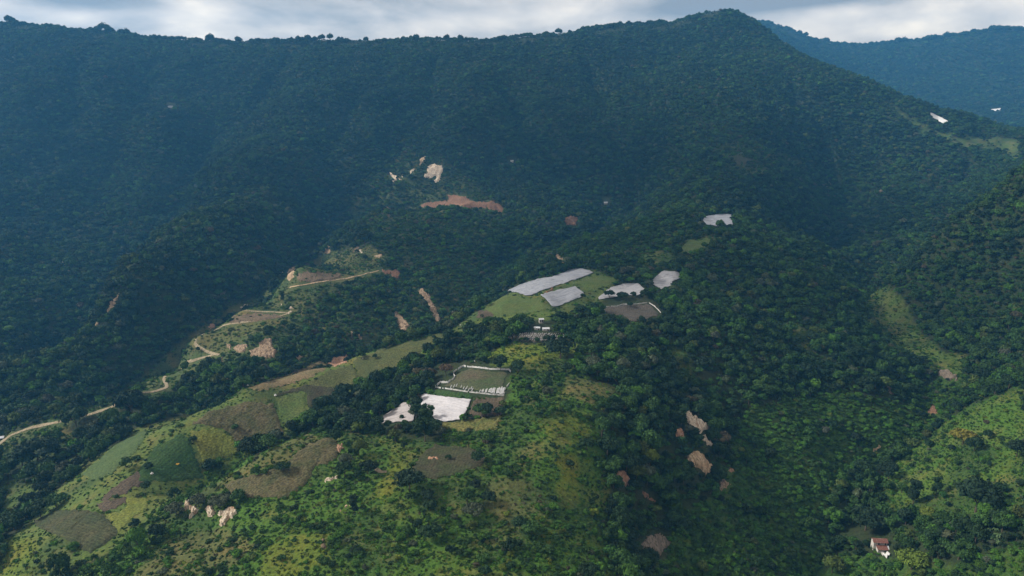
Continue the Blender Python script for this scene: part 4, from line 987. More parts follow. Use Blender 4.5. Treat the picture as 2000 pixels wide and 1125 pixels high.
# trees and bushes that stand out one by one: (px, py of the foot, crown width in px, kind, tone, label)
SOLO = [
 (1905,1000,84,'round',DEEP,"largest dark round tree standing alone on the right meadow"),
 (1783,985,36,'tall',DEEP,"tall dark tree on the meadow left of the largest round tree"),
 (1828,965,26,'tall',DARK,"small leaning dark tree between the tall tree and the largest round one"),
 (1903,880,36,'round',DARK,"dark tree leaning beside the yellow flowering tree on the meadow"),
 (1880,868,44,'broad',np.array((.13,.12,.02)),"yellow flowering tree on the right meadow"),
 (1985,892,44,'round',DEEP,"dark tree cut by the right edge of the meadow"),
 (1812,875,22,'round',DARK,"small round dark tree on the upper left of the right meadow"),
 (1690,925,40,'broad',DARK,"dark spreading tree below the tan bank of the stream"),
 (1735,935,42,'round',DEEP,"dark tree between the stream and the right meadow"),
 (1690,1035,66,'broad',DEEP,"wide dark tree just above the red roofed house"),
 (1625,1118,44,'round',OLIVE,"tall olive green tree at the bottom of the valley"),
 (1810,1020,40,'round',np.array((.085,.115,.018)),"light yellow green tree right of the red roofed house"),
 (1780,1112,56,'broad',np.array((.08,.12,.018)),"bright yellow green tree on the bottom edge below the house"),
 (1872,1092,60,'broad',MID,"broad mid green tree at the lower right below the banana plants"),
 (785,818,11,'round',DARK,"single small tree standing on the pinkish triangular crop cover"),
 (830,862,48,'tall',DARK,"tall dense tree between the two white covers and the fallow plot"),
 (842,818,20,'tall',MID,"pointed green tree at the left edge of the largest white cover"),
 (871,733,30,'round',np.array((.095,.068,.040)),"reddish brown tree beside the corner of the white cloth fence"),
 (978,722,34,'round',DEEP,"round dark tree above the top of the white cloth fence"),
 (1012,727,32,'round',DARK,"dark tree at the right corner of the white cloth fence"),
 (1067,758,26,'round',DARK,"lone dark tree right of the fenced plot"),
 (1095,700,60,'broad',DEEP,"big dark spreading tree right of the yellow meadow"),
 (258,808,60,'round',DEEP,"big round dark tree beside the end of the dirt road"),
 (150,835,52,'round',DARK,"dark rounded tree covering the bend of the lower dirt road"),
 (178,838,36,'broad',GREY,"greyish tree right of the lower dirt road bend"),
 (75,905,72,'broad',DEEP,"wide dark tree with white things at its foot near the left edge"),
 (45,912,50,'broad',DARK,"dark tree left of the wide one near the left edge"),
 (80,965,32,'round',DEEP,"round dark tree on the yellow grass below the wide tree"),
 (80,1010,46,'round',DARK,"dark round tree above the dark maize in the corner"),
 (28,1035,46,'round',DARK,"dark tree at the left edge beside the corner maize"),
 (110,990,40,'broad',MID,"green spreading tree beside the upper end of the corner maize"),
 (285,958,24,'round',DARK,"small dark tree on the yellow green strip"),
 (378,865,18,'round',DARK,"small tree at the top corner of the dark green ruled plot"),
 (460,840,16,'round',MID,"small green bush on the edge of the big brown maize"),
 (290,918,20,'round',DARK,"bush at the left edge of the dark green ruled plot"),
 (498,928,20,'round',MID,"brighter round bush at the left of the tan maize plot"),
 (517,928,16,'round',MID,"narrow bush beside the bright one on the tan maize plot"),
 (553,920,30,'broad',DARK,"wide green bush in the middle of the tan maize plot"),
 (418,955,16,'round',MID,"round bush on the yellow crest left of the tan maize"),
 (388,990,34,'round',GREY,"greyish tree on top of the left white cliff"),
 (430,992,40,'broad',GREY,"grey green tree above the right white cliff"),
 (345,1005,36,'broad',GREY,"greyish bush left of the white cliffs"),
 (674,930,36,'round',DARK,"rounded tree beside the small white rock under the maize"),
 (692,1002,26,'tall',DEEP,"tall dark tree at the end of the pale footpath"),
 (800,955,56,'broad',DEEP,"wide dark tree below the fallow plot"),
 (932,905,32,'round',DARK,"dark tree at the right end of the fallow plot"),
 (876,898,14,'round',DARK,"small tree inside the dark fallow plot"),
 (840,1050,44,'broad',DARK,"dark spreading tree in the middle of the front slope"),
 (925,1010,40,'broad',GREY,"greyish green tree right of the middle of the front slope"),
 (1015,1035,36,'round',DARK,"dark tree on the front slope near the bottom centre"),
 (1230,600,14,'round',DARK,"small dark tree on the cloth line of the grey brown plot"),
 (1190,583,22,'round',DEEP,"left dark tree in front of the dome shaped cover"),
 (1215,586,24,'broad',DEEP,"wide dark tree in front of the middle of the dome shaped cover"),
 (1237,580,14,'round',DARK,"small tree at the right in front of the dome shaped cover"),
 (1138,582,12,'round',DARK,"bush on the right edge of the pointed white cover"),
 (433,605,16,'tall',DEEP,"dark narrow tree on the edge above the road spur"),
 (535,575,22,'tall',DEEP,"tall dark cypress like tree above the road hairpin"),
 (552,588,14,'tall',DARK,"narrow dark tree beside the upright white rock"),
 (712,478,34,'round',DEEP,"biggest dark tree of the clump on the upper terrace"),
 (680,482,24,'round',DARK,"smaller dark tree of the clump on the upper terrace"),
 (525,654,24,'round',DARK,"dark bush above the pink rubble"),
 (476,712,22,'round',DARK,"dark bush below the road bend"),
 (733,700,12,'round',DARK,"small bush on the dull green strip near a white speck"),
 (848,662,10,'round',DARK,"tiny round bush high on the dull green strip"),
]
solo = []
for (px, py, wpx, kd, tone, label) in SOLO:
    p = at(px, py); d = p.y * cP + p.z * sP
    solo.append((p, wpx * d / F, kd, tone, label))

X_, Y_, Z_, W_, H_, T_, V_, K_ = [np.concatenate(a) for a in (PX_, PY_, PZ_, PW_, PH_, PT_, PV_, PK_)]
# keep the ground round the single trees free
keepm = np.ones(len(X_), bool)
for (p, wd, *_r) in solo:
    keepm &= (np.hypot(X_ - p.x, Y_ - p.y) > .42 * wd + .30 * W_) | (K_ == 2)
X_, Y_, Z_, W_, H_, T_, V_, K_ = [a[keepm] for a in (X_, Y_, Z_, W_, H_, T_, V_, K_)]
px_, py_ = project(np.stack([X_, Y_, Z_ + W_ * .5], -1))
ii_ = np.clip(np.floor(px_ / 2).astype(int), 0, RW - 1); jj_ = np.clip(np.floor(py_ / 2).astype(int), 0, RH - 1)
vis = (px_ > 4) & (px_ < 1996) & (py_ > 4) & (py_ < 1118) & (Y_ < DEPTH[jj_, ii_] + 12)
dist_ = np.sqrt(X_ ** 2 + Y_ ** 2 + Z_ ** 2); size_ = np.where(vis, W_ / dist_, 0)
LANDMARK = [(1730,1060,"round the red roofed house"), (1890,960,"on the right meadow"), (1930,1080,"on the lower right slope"), (1640,960,"along the stream of the right valley"), (1450,1050,"in the low bright wood on the valley floor"),
            (1370,880,"round the pale cliffs of the spur"), (1230,960,"beside the orange and white cliff"), (1270,1070,"round the grey brown scree"), (1100,850,"on the right side of the front slope"),
            (1000,1080,"at the bottom centre of the front slope"), (870,1000,"on the middle of the front slope"), (900,880,"round the dark fallow plot"), (700,1080,"at the bottom of the slope left of centre"), (600,1000,"below the tan maize plot"),
            (560,920,"on the tan maize crest"), (410,1010,"round the three white cliffs"), (400,1100,"on the lower left slope below the cliffs"), (200,1100,"in the lower left corner"), (60,940,"by the left edge below the road"),
            (160,850,"beside the lower dirt road"), (300,960,"between the crop plots of the shoulder"), (480,860,"in the gully below the brown maize"), (640,810,"in the gully left of the white covers"), (780,840,"round the pinkish white cover"),
            (950,830,"below the large white cover"), (1050,760,"right of the fenced plot"), (850,700,"in the wooded gully above the fenced plot"), (1010,690,"round the yellow meadow"), (1150,660,"in the dark wood of the spur top"),
            (1250,720,"on the wooded right edge of the spur"), (1400,740,"on the dark right flank of the spur"), (1600,780,"on the valley side above the low wood"), (1850,780,"above the right meadow"), (740,930,"on the yellow grass left of the fallow plot"), (1170,600,"near the upper white covers")]
lm = np.array([(a, b) for a, b, _ in LANDMARK], float)
TONE = {0: "very dark", 1: "dark green", 2: "mid green", 3: "bright green", 4: "olive", 5: "greyish green", 6: "reddish brown", 7: "yellow green"}
tree_sel = np.argsort(-np.where(K_ == 0, size_, 0))[:300 - len(solo) - 0]
shrub_sel = np.argsort(-np.where(K_ == 1, size_, 0))[:300]
protos = {}
def make_tree(kind_i, name):
    """root, crown, trunk built once per crown form"""
    root = D.objects.new(name, None); root.empty_display_size = .3
    cr = D.objects.new("crown", CROWN[kind_i]); tr = D.objects.new("trunk", TRUNK[kind_i])
    cr.parent = root; tr.parent = root
    return root, (cr, tr)
def place_tree(kind_i, p, wdt, hf, rz, col, label, cat, group, name="tree"):
    if kind_i not in protos: protos[kind_i] = make_tree(kind_i, name)
    root, parts = protos[kind_i]
    r_ = root.copy(); COL.objects.link(r_)
    r_.name = name
    r_.location = p; r_.rotation_euler = (0, 0, rz); r_.scale = (wdt, wdt, wdt * hf)
    for q in parts:
        c_ = q.copy(); COL.objects.link(c_); c_.parent = r_
        if q.name.startswith("crown"): c_.color = (*[float(v) for v in col], 1)
    tag(r_, label, cat, group)
    return r_
KI = {'round': (0, 3), 'broad': (1, 4), 'tall': (2, 2), 'bush': (5, 6)}
for q, (p, wd, kd, tone, label) in enumerate(solo):
    place_tree(KI[kd][q % 2], p, wd * 1.04, 1.0, q * 1.3, tone, label, "tree", None)
def tint_of(i):
    return PAL[T_[i]] * (.8 + .45 * _hash(np.array([X_[i] * 7]), np.array([Y_[i] * 7]), 5)[0])
used = np.zeros(len(X_), bool)
tally = {}
for i in np.concatenate([tree_sel, shrub_sel]):
    if size_[i] <= 0: continue
    used[i] = True
    l_ = int(np.argmin(np.hypot(lm[:, 0] - px_[i], (lm[:, 1] - py_[i]) * 1.3)))
    where = LANDMARK[l_][2]
    p = Vector((float(X_[i]), float(Y_[i]), float(Z_[i])))
    if K_[i] == 0:
        vi = [0, 1, 0, 3, 4, 3][int(V_[i])]
        form = {0: "rounded", 1: "spreading", 2: "tall narrow", 3: "rounded", 4: "spreading"}[vi]
        lab = "%s %s leafy tree %s" % (TONE[int(T_[i])], form, where)
        place_tree(vi, p, float(W_[i]), float(H_[i]), float(i % 63) / 10, tint_of(i), lab, "tree", "%s trees %s" % (TONE[int(T_[i])] + " " + form, where))
    else:
        lab = "%s low shrub %s" % (TONE[int(T_[i])], where)
        o = D.objects.new("shrub", CROWN[5 + i % 2]); COL.objects.link(o)
        o.location = p; o.rotation_euler = (0, 0, float(i % 63) / 10); o.scale = (float(W_[i]), float(W_[i]), float(W_[i] * H_[i]))
        o.color = (*[float(v) for v in tint_of(i)], 1)
        tag(o, lab, "shrub", "%s shrubs %s" % (TONE[int(T_[i])], where))

# ------------------------------------------------------------------ trees along the skyline
def skyline_at(px):
    i = int(min(max(px / 2, 0), RW - 1)); j = min(top_row[i] + 1, RH - 1)
    return VIEW[j, i]
RIDGE = [(2,6,'round'),(10,7,'round'),(18,13,'round'),(25,11,'round'),(43,8,'round'),(84,5,'broad'),(102,4,'round'),(114,4,'round'),(123,5,'broad'),(133,4,'round'),(143,4,'round'),(153,6,'broad'),
         (166,11,'broad'),(178,12,'broad'),(190,15,'round'),(203,17,'round'),(213,11,'round'),(226,8,'round'),(236,10,'round'),(247,9,'tall'),(285,9,'broad'),(300,12,'broad'),(318,12,'broad'),(335,13,'broad'),(350,11,'broad'),(372,6,'round'),(388,8,'broad'),
         (410,12,'round'),(428,8,'broad'),(446,7,'round'),(464,9,'round'),(492,6,'round'),(505,7,'round'),(516,8,'round'),(528,6,'round'),(540,7,'round'),(566,10,'broad'),(583,11,'round'),(600,10,'round'),(614,12,'round'),(628,11,'round'),(645,9,'tall'),(660,8,'round'),(675,11,'broad'),
         (690,6,'broad'),(702,6,'round'),(715,7,'tall'),(726,6,'broad'),(739,6,'round'),(752,6,'round'),(765,7,'broad'),(790,10,'broad'),(812,9,'round'),(830,10,'broad'),(873,9,'tall'),(883,8,'round'),(898,10,'tall'),(910,8,'round'),(938,7,'round'),(966,12,'broad'),(980,12,'broad'),
         (1040,9,'broad'),(1066,8,'round'),(1090,9,'round'),(1113,8,'round'),(1138,9,'round'),(1160,8,'round'),(1175,13,'broad'),(1192,12,'broad'),(1225,10,'broad'),(1270,8,'round'),(1285,8,'broad'),(1300,7,'round'),
         (1560,8,'round'),(1572,7,'tall'),(1592,8,'round'),(1612,9,'round'),(1634,9,'tall'),(1650,6,'broad'),(1664,6,'round'),(1676,7,'broad'),(1688,6,'round'),(1700,7,'round'),(1712,6,'round'),(1724,8,'round'),(1738,12,'broad'),(1752,13,'round'),(1764,11,'round'),
         (1796,14,'broad'),(1812,18,'broad'),(1826,15,'broad'),(1848,16,'round'),(1866,12,'broad'),(1884,12,'broad'),(1900,11,'round'),(1918,10,'broad'),(1945,16,'broad'),(1965,17,'broad'),(1985,16,'broad')]
for q, (px, wpx, kd) in enumerate(RIDGE):
    P = skyline_at(px)
    if np.isnan(P[1]): continue
    wd = wpx * P[1] / F * (1.0 + .75 * ((q * 37) % 11) / 10)
    p = Vector((float(P[0]), float(P[1]) + 2, float(height(P[0], P[1] + 2)) - (.24 if kd == 'broad' else .08) * wd))
    sec = ("left third of the main ridge" if px < 480 else "middle of the main ridge" if px < 960 else "ridge leading up to the peak" if px < 1400 else "far ridge right of the peak")
    lone = {43: "lone lollipop shaped tree against the sky near the left end of the ridge", 18: "largest rounded tree at the left end of the skyline", 645: "tall pointed tree on the middle of the ridge skyline",
            203: "highest rounded clump tree on the left part of the skyline", 1812: "widest domed tree on the far ridge", 1634: "narrow pointed tree left of the dip of the far ridge"}.get(px)
    form = {'round': "round", 'broad': "spreading", 'tall': "narrow"}[kd]
    szw = "large" if wpx > 10 else "small"
    place_tree(KI['round' if kd == 'tall' else kd][q % 2], p, wd, 1.3 if kd == 'tall' else 1.15, q * .9, DARK, lone or "%s %s tree against the sky on the %s" % (szw, form, sec), "tree", None if lone else "%s %s skyline trees on the %s" % (szw, form, sec), "ridge_tree")

# ------------------------------------------------------------------ everything else that grows, massed
def massed(name, sel):
    nsel = int(sel.sum()); me = D.meshes.new(name)
    me.vertices.add(nsel)
    me.vertices.foreach_set('co', np.stack([X_[sel], Y_[sel], Z_[sel] - .15], -1).astype(np.float32).ravel())
    a = me.attributes.new("variant", 'INT', 'POINT'); a.data.foreach_set('value', V_[sel].astype(np.int32))
    a = me.attributes.new("turn", 'FLOAT_VECTOR', 'POINT')
    rv = np.zeros((nsel, 3), np.float32); rv[:, 2] = r1.uniform(0, 6.28, nsel); rv[:, :2] = r1.normal(0, .06, (nsel, 2)); a.data.foreach_set('vector', rv.ravel())
    a = me.attributes.new("size", 'FLOAT_VECTOR', 'POINT'); a.data.foreach_set('vector', np.stack([W_[sel], W_[sel], W_[sel] * H_[sel]], -1).astype(np.float32).ravel())
    tn = PAL[T_[sel]] * (.75 + .5 * r1.uniform(size=(nsel, 1))) * (1 + r1.normal(0, .06, (nsel, 3)))
    a = me.attributes.new("tint", 'FLOAT_VECTOR', 'POINT'); a.data.foreach_set('vector', np.clip(tn, .003, 1).astype(np.float32).ravel())
    o = D.objects.new(name, me); COL.objects.link(o); o['kind'] = 'stuff'
    ng = D.node_groups.new(name, 'GeometryNodeTree')
    ng.interface.new_socket("Geometry", in_out='INPUT', socket_type='NodeSocketGeometry'); ng.interface.new_socket("Geometry", in_out='OUTPUT', socket_type='NodeSocketGeometry')
    N, L = ng.nodes.new, ng.links.new
    gi = N('NodeGroupInput'); go = N('NodeGroupOutput'); mp = N('GeometryNodeMeshToPoints'); ip = N('GeometryNodeInstanceOnPoints'); ci = N('GeometryNodeCollectionInfo')
    ci.inputs['Collection'].default_value = PROTO; ci.inputs['Separate Children'].default_value = True; ci.inputs['Reset Children'].default_value = True
    ip.inputs['Pick Instance'].default_value = True
    def na(nm, ty):
        q = N('GeometryNodeInputNamedAttribute'); q.data_type = ty; q.inputs['Name'].default_value = nm; return q.outputs['Attribute']
    L(gi.outputs[0], mp.inputs['Mesh']); L(mp.outputs[0], ip.inputs['Points']); L(ci.outputs[0], ip.inputs['Instance'])
    L(na("variant", 'INT'), ip.inputs['Instance Index']); L(na("turn", 'FLOAT_VECTOR'), ip.inputs['Rotation']); L(na("size", 'FLOAT_VECTOR'), ip.inputs['Scale'])
    L(ip.outputs[0], go.inputs[0])
    md = o.modifiers.new("massed", 'NODES'); md.node_group = ng
    return o
rest = ~used
massed("forest", rest & (K_ == 0)); massed("undergrowth", rest & (K_ == 1)); massed("tall_grass", rest & (K_ == 2))
print("COUNTS trees", (K_ == 0).sum(), "shrubs", (K_ == 1).sum(), "tufts", (K_ == 2).sum())

# ------------------------------------------------------------------ houses, fences and small things
M_WHITE = plain_material("whitewashed wall", (.56, .54, .51), (.36, .33, .29), .9)
M_DARKHOLE = plain_material("dark opening", (.012, .012, .014), (.03, .028, .026), 1.5)
M_REDROOF = roof_material("red roof", (.12, .045, .034), (.19, .075, .055), (.26, .18, .15))
M_WHITEROOF = roof_material("pale metal roof", (.50, .52, .56), (.40, .42, .45), (.32, .30, .28))
M_CLOTH = plain_material("white cloth", (.60, .59, .58), (.42, .41, .40), 1.2)
M_POST = plain_material("weathered post", (.16, .12, .08), (.10, .08, .06), 2.0)
M_YEL = plain_material("yellow tarpaulin", (.55, .36, .05), (.36, .22, .04), 2.0)
def box(V, Fc, x0, x1, y0, y1, z0, z1):
    i = len(V)
    for z in (z0, z1):
        for (x, y) in ((x0, y0), (x1, y0), (x1, y1), (x0, y1)): V.append((x, y, z))
    for f in ((0, 3, 2, 1), (4, 5, 6, 7), (0, 1, 5, 4), (1, 2, 6, 5), (2, 3, 7, 6), (3, 0, 4, 7)): Fc.append(tuple(i + k for k in f))
def empty(name, p, rz, label, cat, group=None, sc=1.0):
    o = D.objects.new(name, None); COL.objects.link(o); o.location = p; o.rotation_euler = (0, 0, rz); o.scale = (sc, sc, sc)
    return tag(o, label, cat, group)
def slab_roof(name, x0, x1, pts, th, m, parent, sag=0):
    """roof as a folded sheet: pts are (y, z) across it"""
    V, Fc = [], []
    nx = 9
    for t in range(nx):
        x = x0 + (x1 - x0) * t / (nx - 1)
        for (y, z) in pts: V.append((x, y, z - sag * math.sin(math.pi * t / (nx - 1))))
    k = len(pts)
    for t in range(nx - 1):
        for j in range(k - 1): Fc.append((t * k + j, t * k + j + 1, (t + 1) * k + j + 1, (t + 1) * k + j))
    o = new_obj(name, V, Fc, m, parent); s = o.modifiers.new("thickness", 'SOLIDIFY'); s.thickness = th; s.offset = 1
    return o
def hut(name, p, rz, w, d, h, rise, roofm, label, wins=1, sc=1.0, group=None):
    e = empty(name, p, rz, label, "house", group, sc)
    V, Fc = [], []
    i = 0; z0 = -2.5
    prof = [(-d / 2, z0), (-d / 2, h), (0, h + rise), (d / 2, h), (d / 2, z0)]
    for x in (-w / 2, w / 2):
        for (y, z) in prof: V.append((x, y, z))
    Fc += [(0, 1, 2, 3, 4), (9, 8, 7, 6, 5)] + [(j, j + 5, (j + 1) % 5 + 5, (j + 1) % 5) for j in (0, 3, 4)]
    new_obj("wall", V, Fc, M_WHITE, e)
    ov = .45
    slab_roof("roof", -w / 2 - ov, w / 2 + ov, [(-d / 2 - ov, h - ov * rise / (d / 2) + .06), (0, h + rise + .06), (d / 2 + ov, h - ov * rise / (d / 2) + .06)], .1, roofm, e)
    for k in range(wins):
        xw = -w / 2 + w * (k + .75) / (wins + .5) + w * .0
        V, Fc = [], []; box(V, Fc, xw - .5, xw + .5, -d / 2 - .05, -d / 2 + .02, h * .38, h * .82); new_obj("window", V, Fc, M_DARKHOLE, e)
    V, Fc = [], []; xd = w * .34; box(V, Fc, xd - .5, xd + .5, -d / 2 - .05, -d / 2 + .02, 0, h * .8); new_obj("door", V, Fc, M_DARKHOLE, e)
    return e

# red roofed house on the lower right: upper house, lower wing with lean-to roof, white terrace
p = at(1727, 1078)
hs = empty("house", p, math.radians(-6), "white house with rusty red roofs among trees at the lower right", "house")
V, Fc = [], []
box(V, Fc, -6.2, 3.4, 4.6, 9.6, -2, 5.2)
new_obj("wall", V, Fc, M_WHITE, hs)
slab_roof("roof", -6.9, 4.0, [(3.9, 5.05), (7.1, 6.9), (10.2, 5.1)], .12, M_REDROOF, hs, .12)
for x in (-2.6, 2.1):
    V, Fc = [], []; box(V, Fc, x - .55, x + .55, 4.5, 4.62, 2.9, 4.9); new_obj("window", V, Fc, M_DARKHOLE, hs)
V, Fc = [], []; box(V, Fc, -4.3, 3.3, .4, 4.55, -2, 2.0); new_obj("lower_wall", V, Fc, M_WHITE, hs)
slab_roof("lower_roof", -4.9, 3.0, [(-.4, 2.02), (2.2, 2.55), (4.5, 3.0)], .1, M_REDROOF, hs, .08)
V, Fc = [], []; box(V, Fc, 3.1, 6.0, .2, 4.3, -2, 2.3); new_obj("side_room", V, Fc, M_WHITE, hs)
slab_roof("side_roof", 3.0, 6.2, [(.0, 2.36), (2.2, 2.6), (4.5, 2.8)], .08, M_WHITEROOF, hs)
V, Fc = [], []; box(V, Fc, -2.0, 5.3, -3.0, .35, -2.5, .0); new_obj("terrace", V, Fc, M_WHITE, hs)
# washing and a sheet of plastic on the slope below it
o = drape("plastic_sheet", [(1722,1082),(1728,1086),(1732,1080),(1738,1085),(1736,1089),(1733,1088),(1731,1095),(1728,1091),(1724,1087)], M_CLOTH, lift=2.2, rough=.8, rscale=2.0, step=3, div=12, edge_drop=.2)
s_ = o.modifiers.new("thickness", 'SOLIDIFY'); s_.thickness = .12
tag(o, "crumpled white plastic sheet on the bushes below the red roofed house", "plastic sheet")

# white roofed homestead at the head of the terrace
p = at(1066, 645); hut("house", p, math.radians(4), 6.4, 4.6, 2.4, .9, M_WHITEROOF, "white metal roofed house behind the grey terrace, right of two", 2)
p = at(1049, 643); hut("house", p, math.radians(-8), 5.4, 3.6, 2.2, .8, M_WHITEROOF, "smaller white metal roofed house left of its pair behind the terrace", 1)
p = at(1057, 630); hut("house", p, math.radians(8), 4.4, 3.4, 4.2, .8, M_WHITEROOF, "tall narrow white walled house between trees behind the terrace", 2)
p = at(0, 858); hut("house", p, math.radians(20), 7.0, 5.0, 2.4, 1.0, M_WHITEROOF, "white roofed house cut by the left edge beside the dirt road", 2)
p = at(1183, 397); hut("house", p, 0, 9, 5, 3.2, 1.2, M_WHITEROOF, "small pale house alone in the forest at the mountain foot", 2)
p = at(333, 209); hut("house", p, math.radians(5), 13, 6, 3, 1.2, M_WHITEROOF, "tiny white roof alone high on the left of the mountain", 2)
p = at(1000, 315); hut("house", p, math.radians(-4), 8, 5, 3, 1.0, M_WHITEROOF, "tiny white roof in the forest right of the white rock faces", 1)

# cloth fences
def fence(px_line, hgt, label, gaps=0, lean=.0, pstep=6):
    q = np.array(densify(px_line, 3, False)); P = cast(q[:, 0], q[:, 1]); P = P[~np.isnan(P[:, 1])]
    e = empty("cloth_fence", Vector(P[0]), 0, label, "fence")
    o0 = P[0]
    V, Fc = [], []
    rr = np.random.default_rng(len(P))
    on = True
    for i in range(len(P)):
        z = float(height(P[i, 0], P[i, 1])); hh = hgt * rr.uniform(.75, 1.1)
        dx, dy = rr.normal(0, .12, 2)
        V.append((P[i, 0] - o0[0], P[i, 1] - o0[1], z - o0[2] - .1)); V.append((P[i, 0] - o0[0] + dx, P[i, 1] - o0[1] + dy + lean, z - o0[2] + hh))
        if i and rr.uniform() > gaps and abs(P[i, 1] - P[i - 1, 1]) < 25: Fc.append((2 * i - 2, 2 * i, 2 * i + 1, 2 * i - 1))
    o = new_obj("cloth", V, Fc, M_CLOTH, e); s = o.modifiers.new("thickness", 'SOLIDIFY'); s.thickness = .18
    proto = None
    for i in range(0, len(P), max(1, pstep)):
        if proto is None:
            Vp, Fp = [], []; tube(Vp, Fp, (0, 0, -.6), (0, 0, hgt * 1.25), .10, .08, 6)
            po = new_obj("post", Vp, Fp, M_POST, e); proto = po
        else:
            po = proto.copy(); COL.objects.link(po); po.parent = e
        po.location = (P[i, 0] - o0[0], P[i, 1] - o0[1] - .15, float(height(P[i, 0], P[i, 1])) - o0[2])
    return e
def zz(sc, ox, oy, pts): return [(ox + a / sc, oy + b / sc) for a, b in pts]
z4 = lambda *pts: zz(5.626, 700, 640, pts)
fence(z4((1150,425),(1180,430),(1320,442),(1460,460),(1650,465),(1672,490)), 1.7, "white cloth fence along the top of the fenced green plot", .05)
fence(z4((1150,425),(1095,460),(1040,495),(1045,520),(1065,540),(1040,570),(985,605),(900,605),(870,630),(845,655)), 1.9, "crooked white cloth fence down the left side of the fenced plot", .03)
fence(z4((845,658),(950,670),(1100,692),(1200,708),(1330,722),(1480,738),(1600,747)), 1.2, "white cloth fence along the bottom of the fenced green plot", .06)
fence(z4((1602,745),(1612,680),(1640,640),(1660,610)), 1.3, "short white cloth fence at the lower right of the fenced plot", .25)
z5 = lambda *pts: zz(4.348, 940, 490, pts)
fence(z5((1000,478),(1150,472),(1200,455),(1300,455),(1420,440)), 1.2, "pale cloth fence along the top of the grey brown plot", .05)
fence(z5((1425,442),(1470,470),(1500,500),(1525,528)), 1.2, "pale cloth fence down the right end of the grey brown plot", .03)
fence(z5((690,705),(705,725),(690,750)), 1.4, "short white cloth fence at the right end of the grey terrace", .0)

# short white row covers pegged out over the crop
M_ROW = plain_material("row cover cloth", (.46, .46, .46), (.30, .30, .30), 1.5)
def row_cover_mesh(length, wid, hgt):
    V, Fc = [], []
    nl, na_ = 7, 6
    for i in range(nl):
        y = -length / 2 + length * i / (nl - 1)
        e_ = 1 - .5 * (abs(2 * i / (nl - 1) - 1) ** 4)
        for k in range(na_):
            a = math.pi * k / (na_ - 1); V.append((wid / 2 * math.cos(a), y, -.1 + hgt * math.sin(a) * e_ * (1 + .12 * math.sin(i * 2.1))))
    for i in range(nl - 1):
        for k in range(na_ - 1): Fc.append((i * na_ + k, i * na_ + k + 1, (i + 1) * na_ + k + 1, (i + 1) * na_ + k))
    return mesh_only("row_cover", V, Fc, [M_ROW])
RC = row_cover_mesh(1, 1, 1)
def put_rows(pairs, wid, hgt, label, group):
    for (a, b) in pairs:
        p = at(*a); q = at(*b); d = q - p
        o = D.objects.new("row_cover", RC); COL.objects.link(o)
        o.location = (p + q) / 2 + Vector((0, 0, .45)); o.scale = (wid, max(d.length, .8), hgt)
        y = d.normalized(); x = y.cross(Vector((0, 0, 1))).normalized(); z = x.cross(y)
        o.rotation_euler = Matrix((x, y, z)).transposed().to_euler()
        tag(o, label, "row cover", group)
rw = np.random.default_rng(9)
pairs = []
for k in range(22):
    t = k / 21
    x = 1330 + 260 * t; top = 672 - 20 * t + rw.uniform(-6, 14); bot = 715 + 22 * t - rw.uniform(2, 12)
    if rw.uniform() < .85: pairs.append((z4((x + 14, top))[0], z4((x, bot))[0]))
put_rows(pairs, .9, .4, "short white row cover standing close together at the lower right of the fenced plot", "white row covers at the lower right of the fenced plot")
pairs = [(z4((a + 16, b - 22))[0], z4((a, b + 12))[0]) for a, b in ((1010,655),(1045,648),(1072,640),(1125,650),(1150,668),(1165,690),(1185,664),(1205,690),(1235,668),(1245,688))]
put_rows(pairs, .7, .4, "thin white row cover scattered along the lower left of the fenced plot", "white row covers along the lower left of the fenced plot")
pairs = []
for r_i in range(4):
    for k in range(24):
        t = k / 23
        x = 275 + 20 * r_i + (640 - 250 - 8 * r_i) * t + rw.uniform(-5, 5); y = 700 + r_i * 17 + 6 * t + rw.uniform(-3, 3)
        if y > 752 - 60 * max(0, .22 - t) * 4 and t < .2: continue
        pairs.append((z5((x + 9, y - 6))[0], z5((x, y + 8))[0]))
put_rows(pairs, .45, .22, "small white cover in the ranks on the grey terrace", "small white covers in ranks on the grey terrace")

# white bundles and other small things
def sack_mesh(m):
    bm = bmesh.new(); bmesh.ops.create_uvsphere(bm, u_segments=12, v_segments=8, radius=.5)
    for v in bm.verts:
        v.co.z = v.co.z * .8 + .34; k = max(0, v.co.z - .45)
        v.co.x *= 1 - k * 1.2; v.co.y *= 1 - k * 1.2
        v.co += Vector(((_hash(np.array([v.index]), np.array([1]), 3)[0] - .5) * .08, (_hash(np.array([v.index]), np.array([2]), 3)[0] - .5) * .08, 0))
    bmesh.ops.create_cone(bm, cap_ends=True, segments=8, radius1=.08, radius2=.17, depth=.2, matrix=Matrix.Translation((0, 0, .82)))
    me = D.meshes.new("sack"); bm.to_mesh(me); bm.free(); me.materials.append(m); return me
SK = sack_mesh(M_CLOTH)
for (px, py, s, label) in [(538,773,2.4,"white bundle lying on the dark brown plot of the shoulder"), (297,926,2.4,"white bundle at the bottom edge of the dark green ruled plot"), (484,753,1.8,"small white bundle on the crest at the end of the tan strip"),
                           (709,700,1.4,"tiny white bundle on the dull green strip beside a bush"), (927,706,1.6,"tiny white bundle above the white cloth fence"), (899,635,1.4,"tiny white bundle on the grass high on the shoulder"),
                           (103,911,2.0,"lower of two white bundles under the wide dark tree"), (108,905,2.6,"upper of two white bundles under the wide dark tree"), (112,924,1.2,"tiny white bundle on grass below the pair under the wide tree"),
                           (1763,1072,1.6,"small white bundle right of the red roofed house"), (787,770,1.2,"tiny white bundle in the gully wood left of the large white cover")]:
    o = D.objects.new("sack", SK); COL.objects.link(o); o.location = at(px, py); o.scale = (s, s, s * .9); tag(o, label, "bundle")
V, Fc = [], []
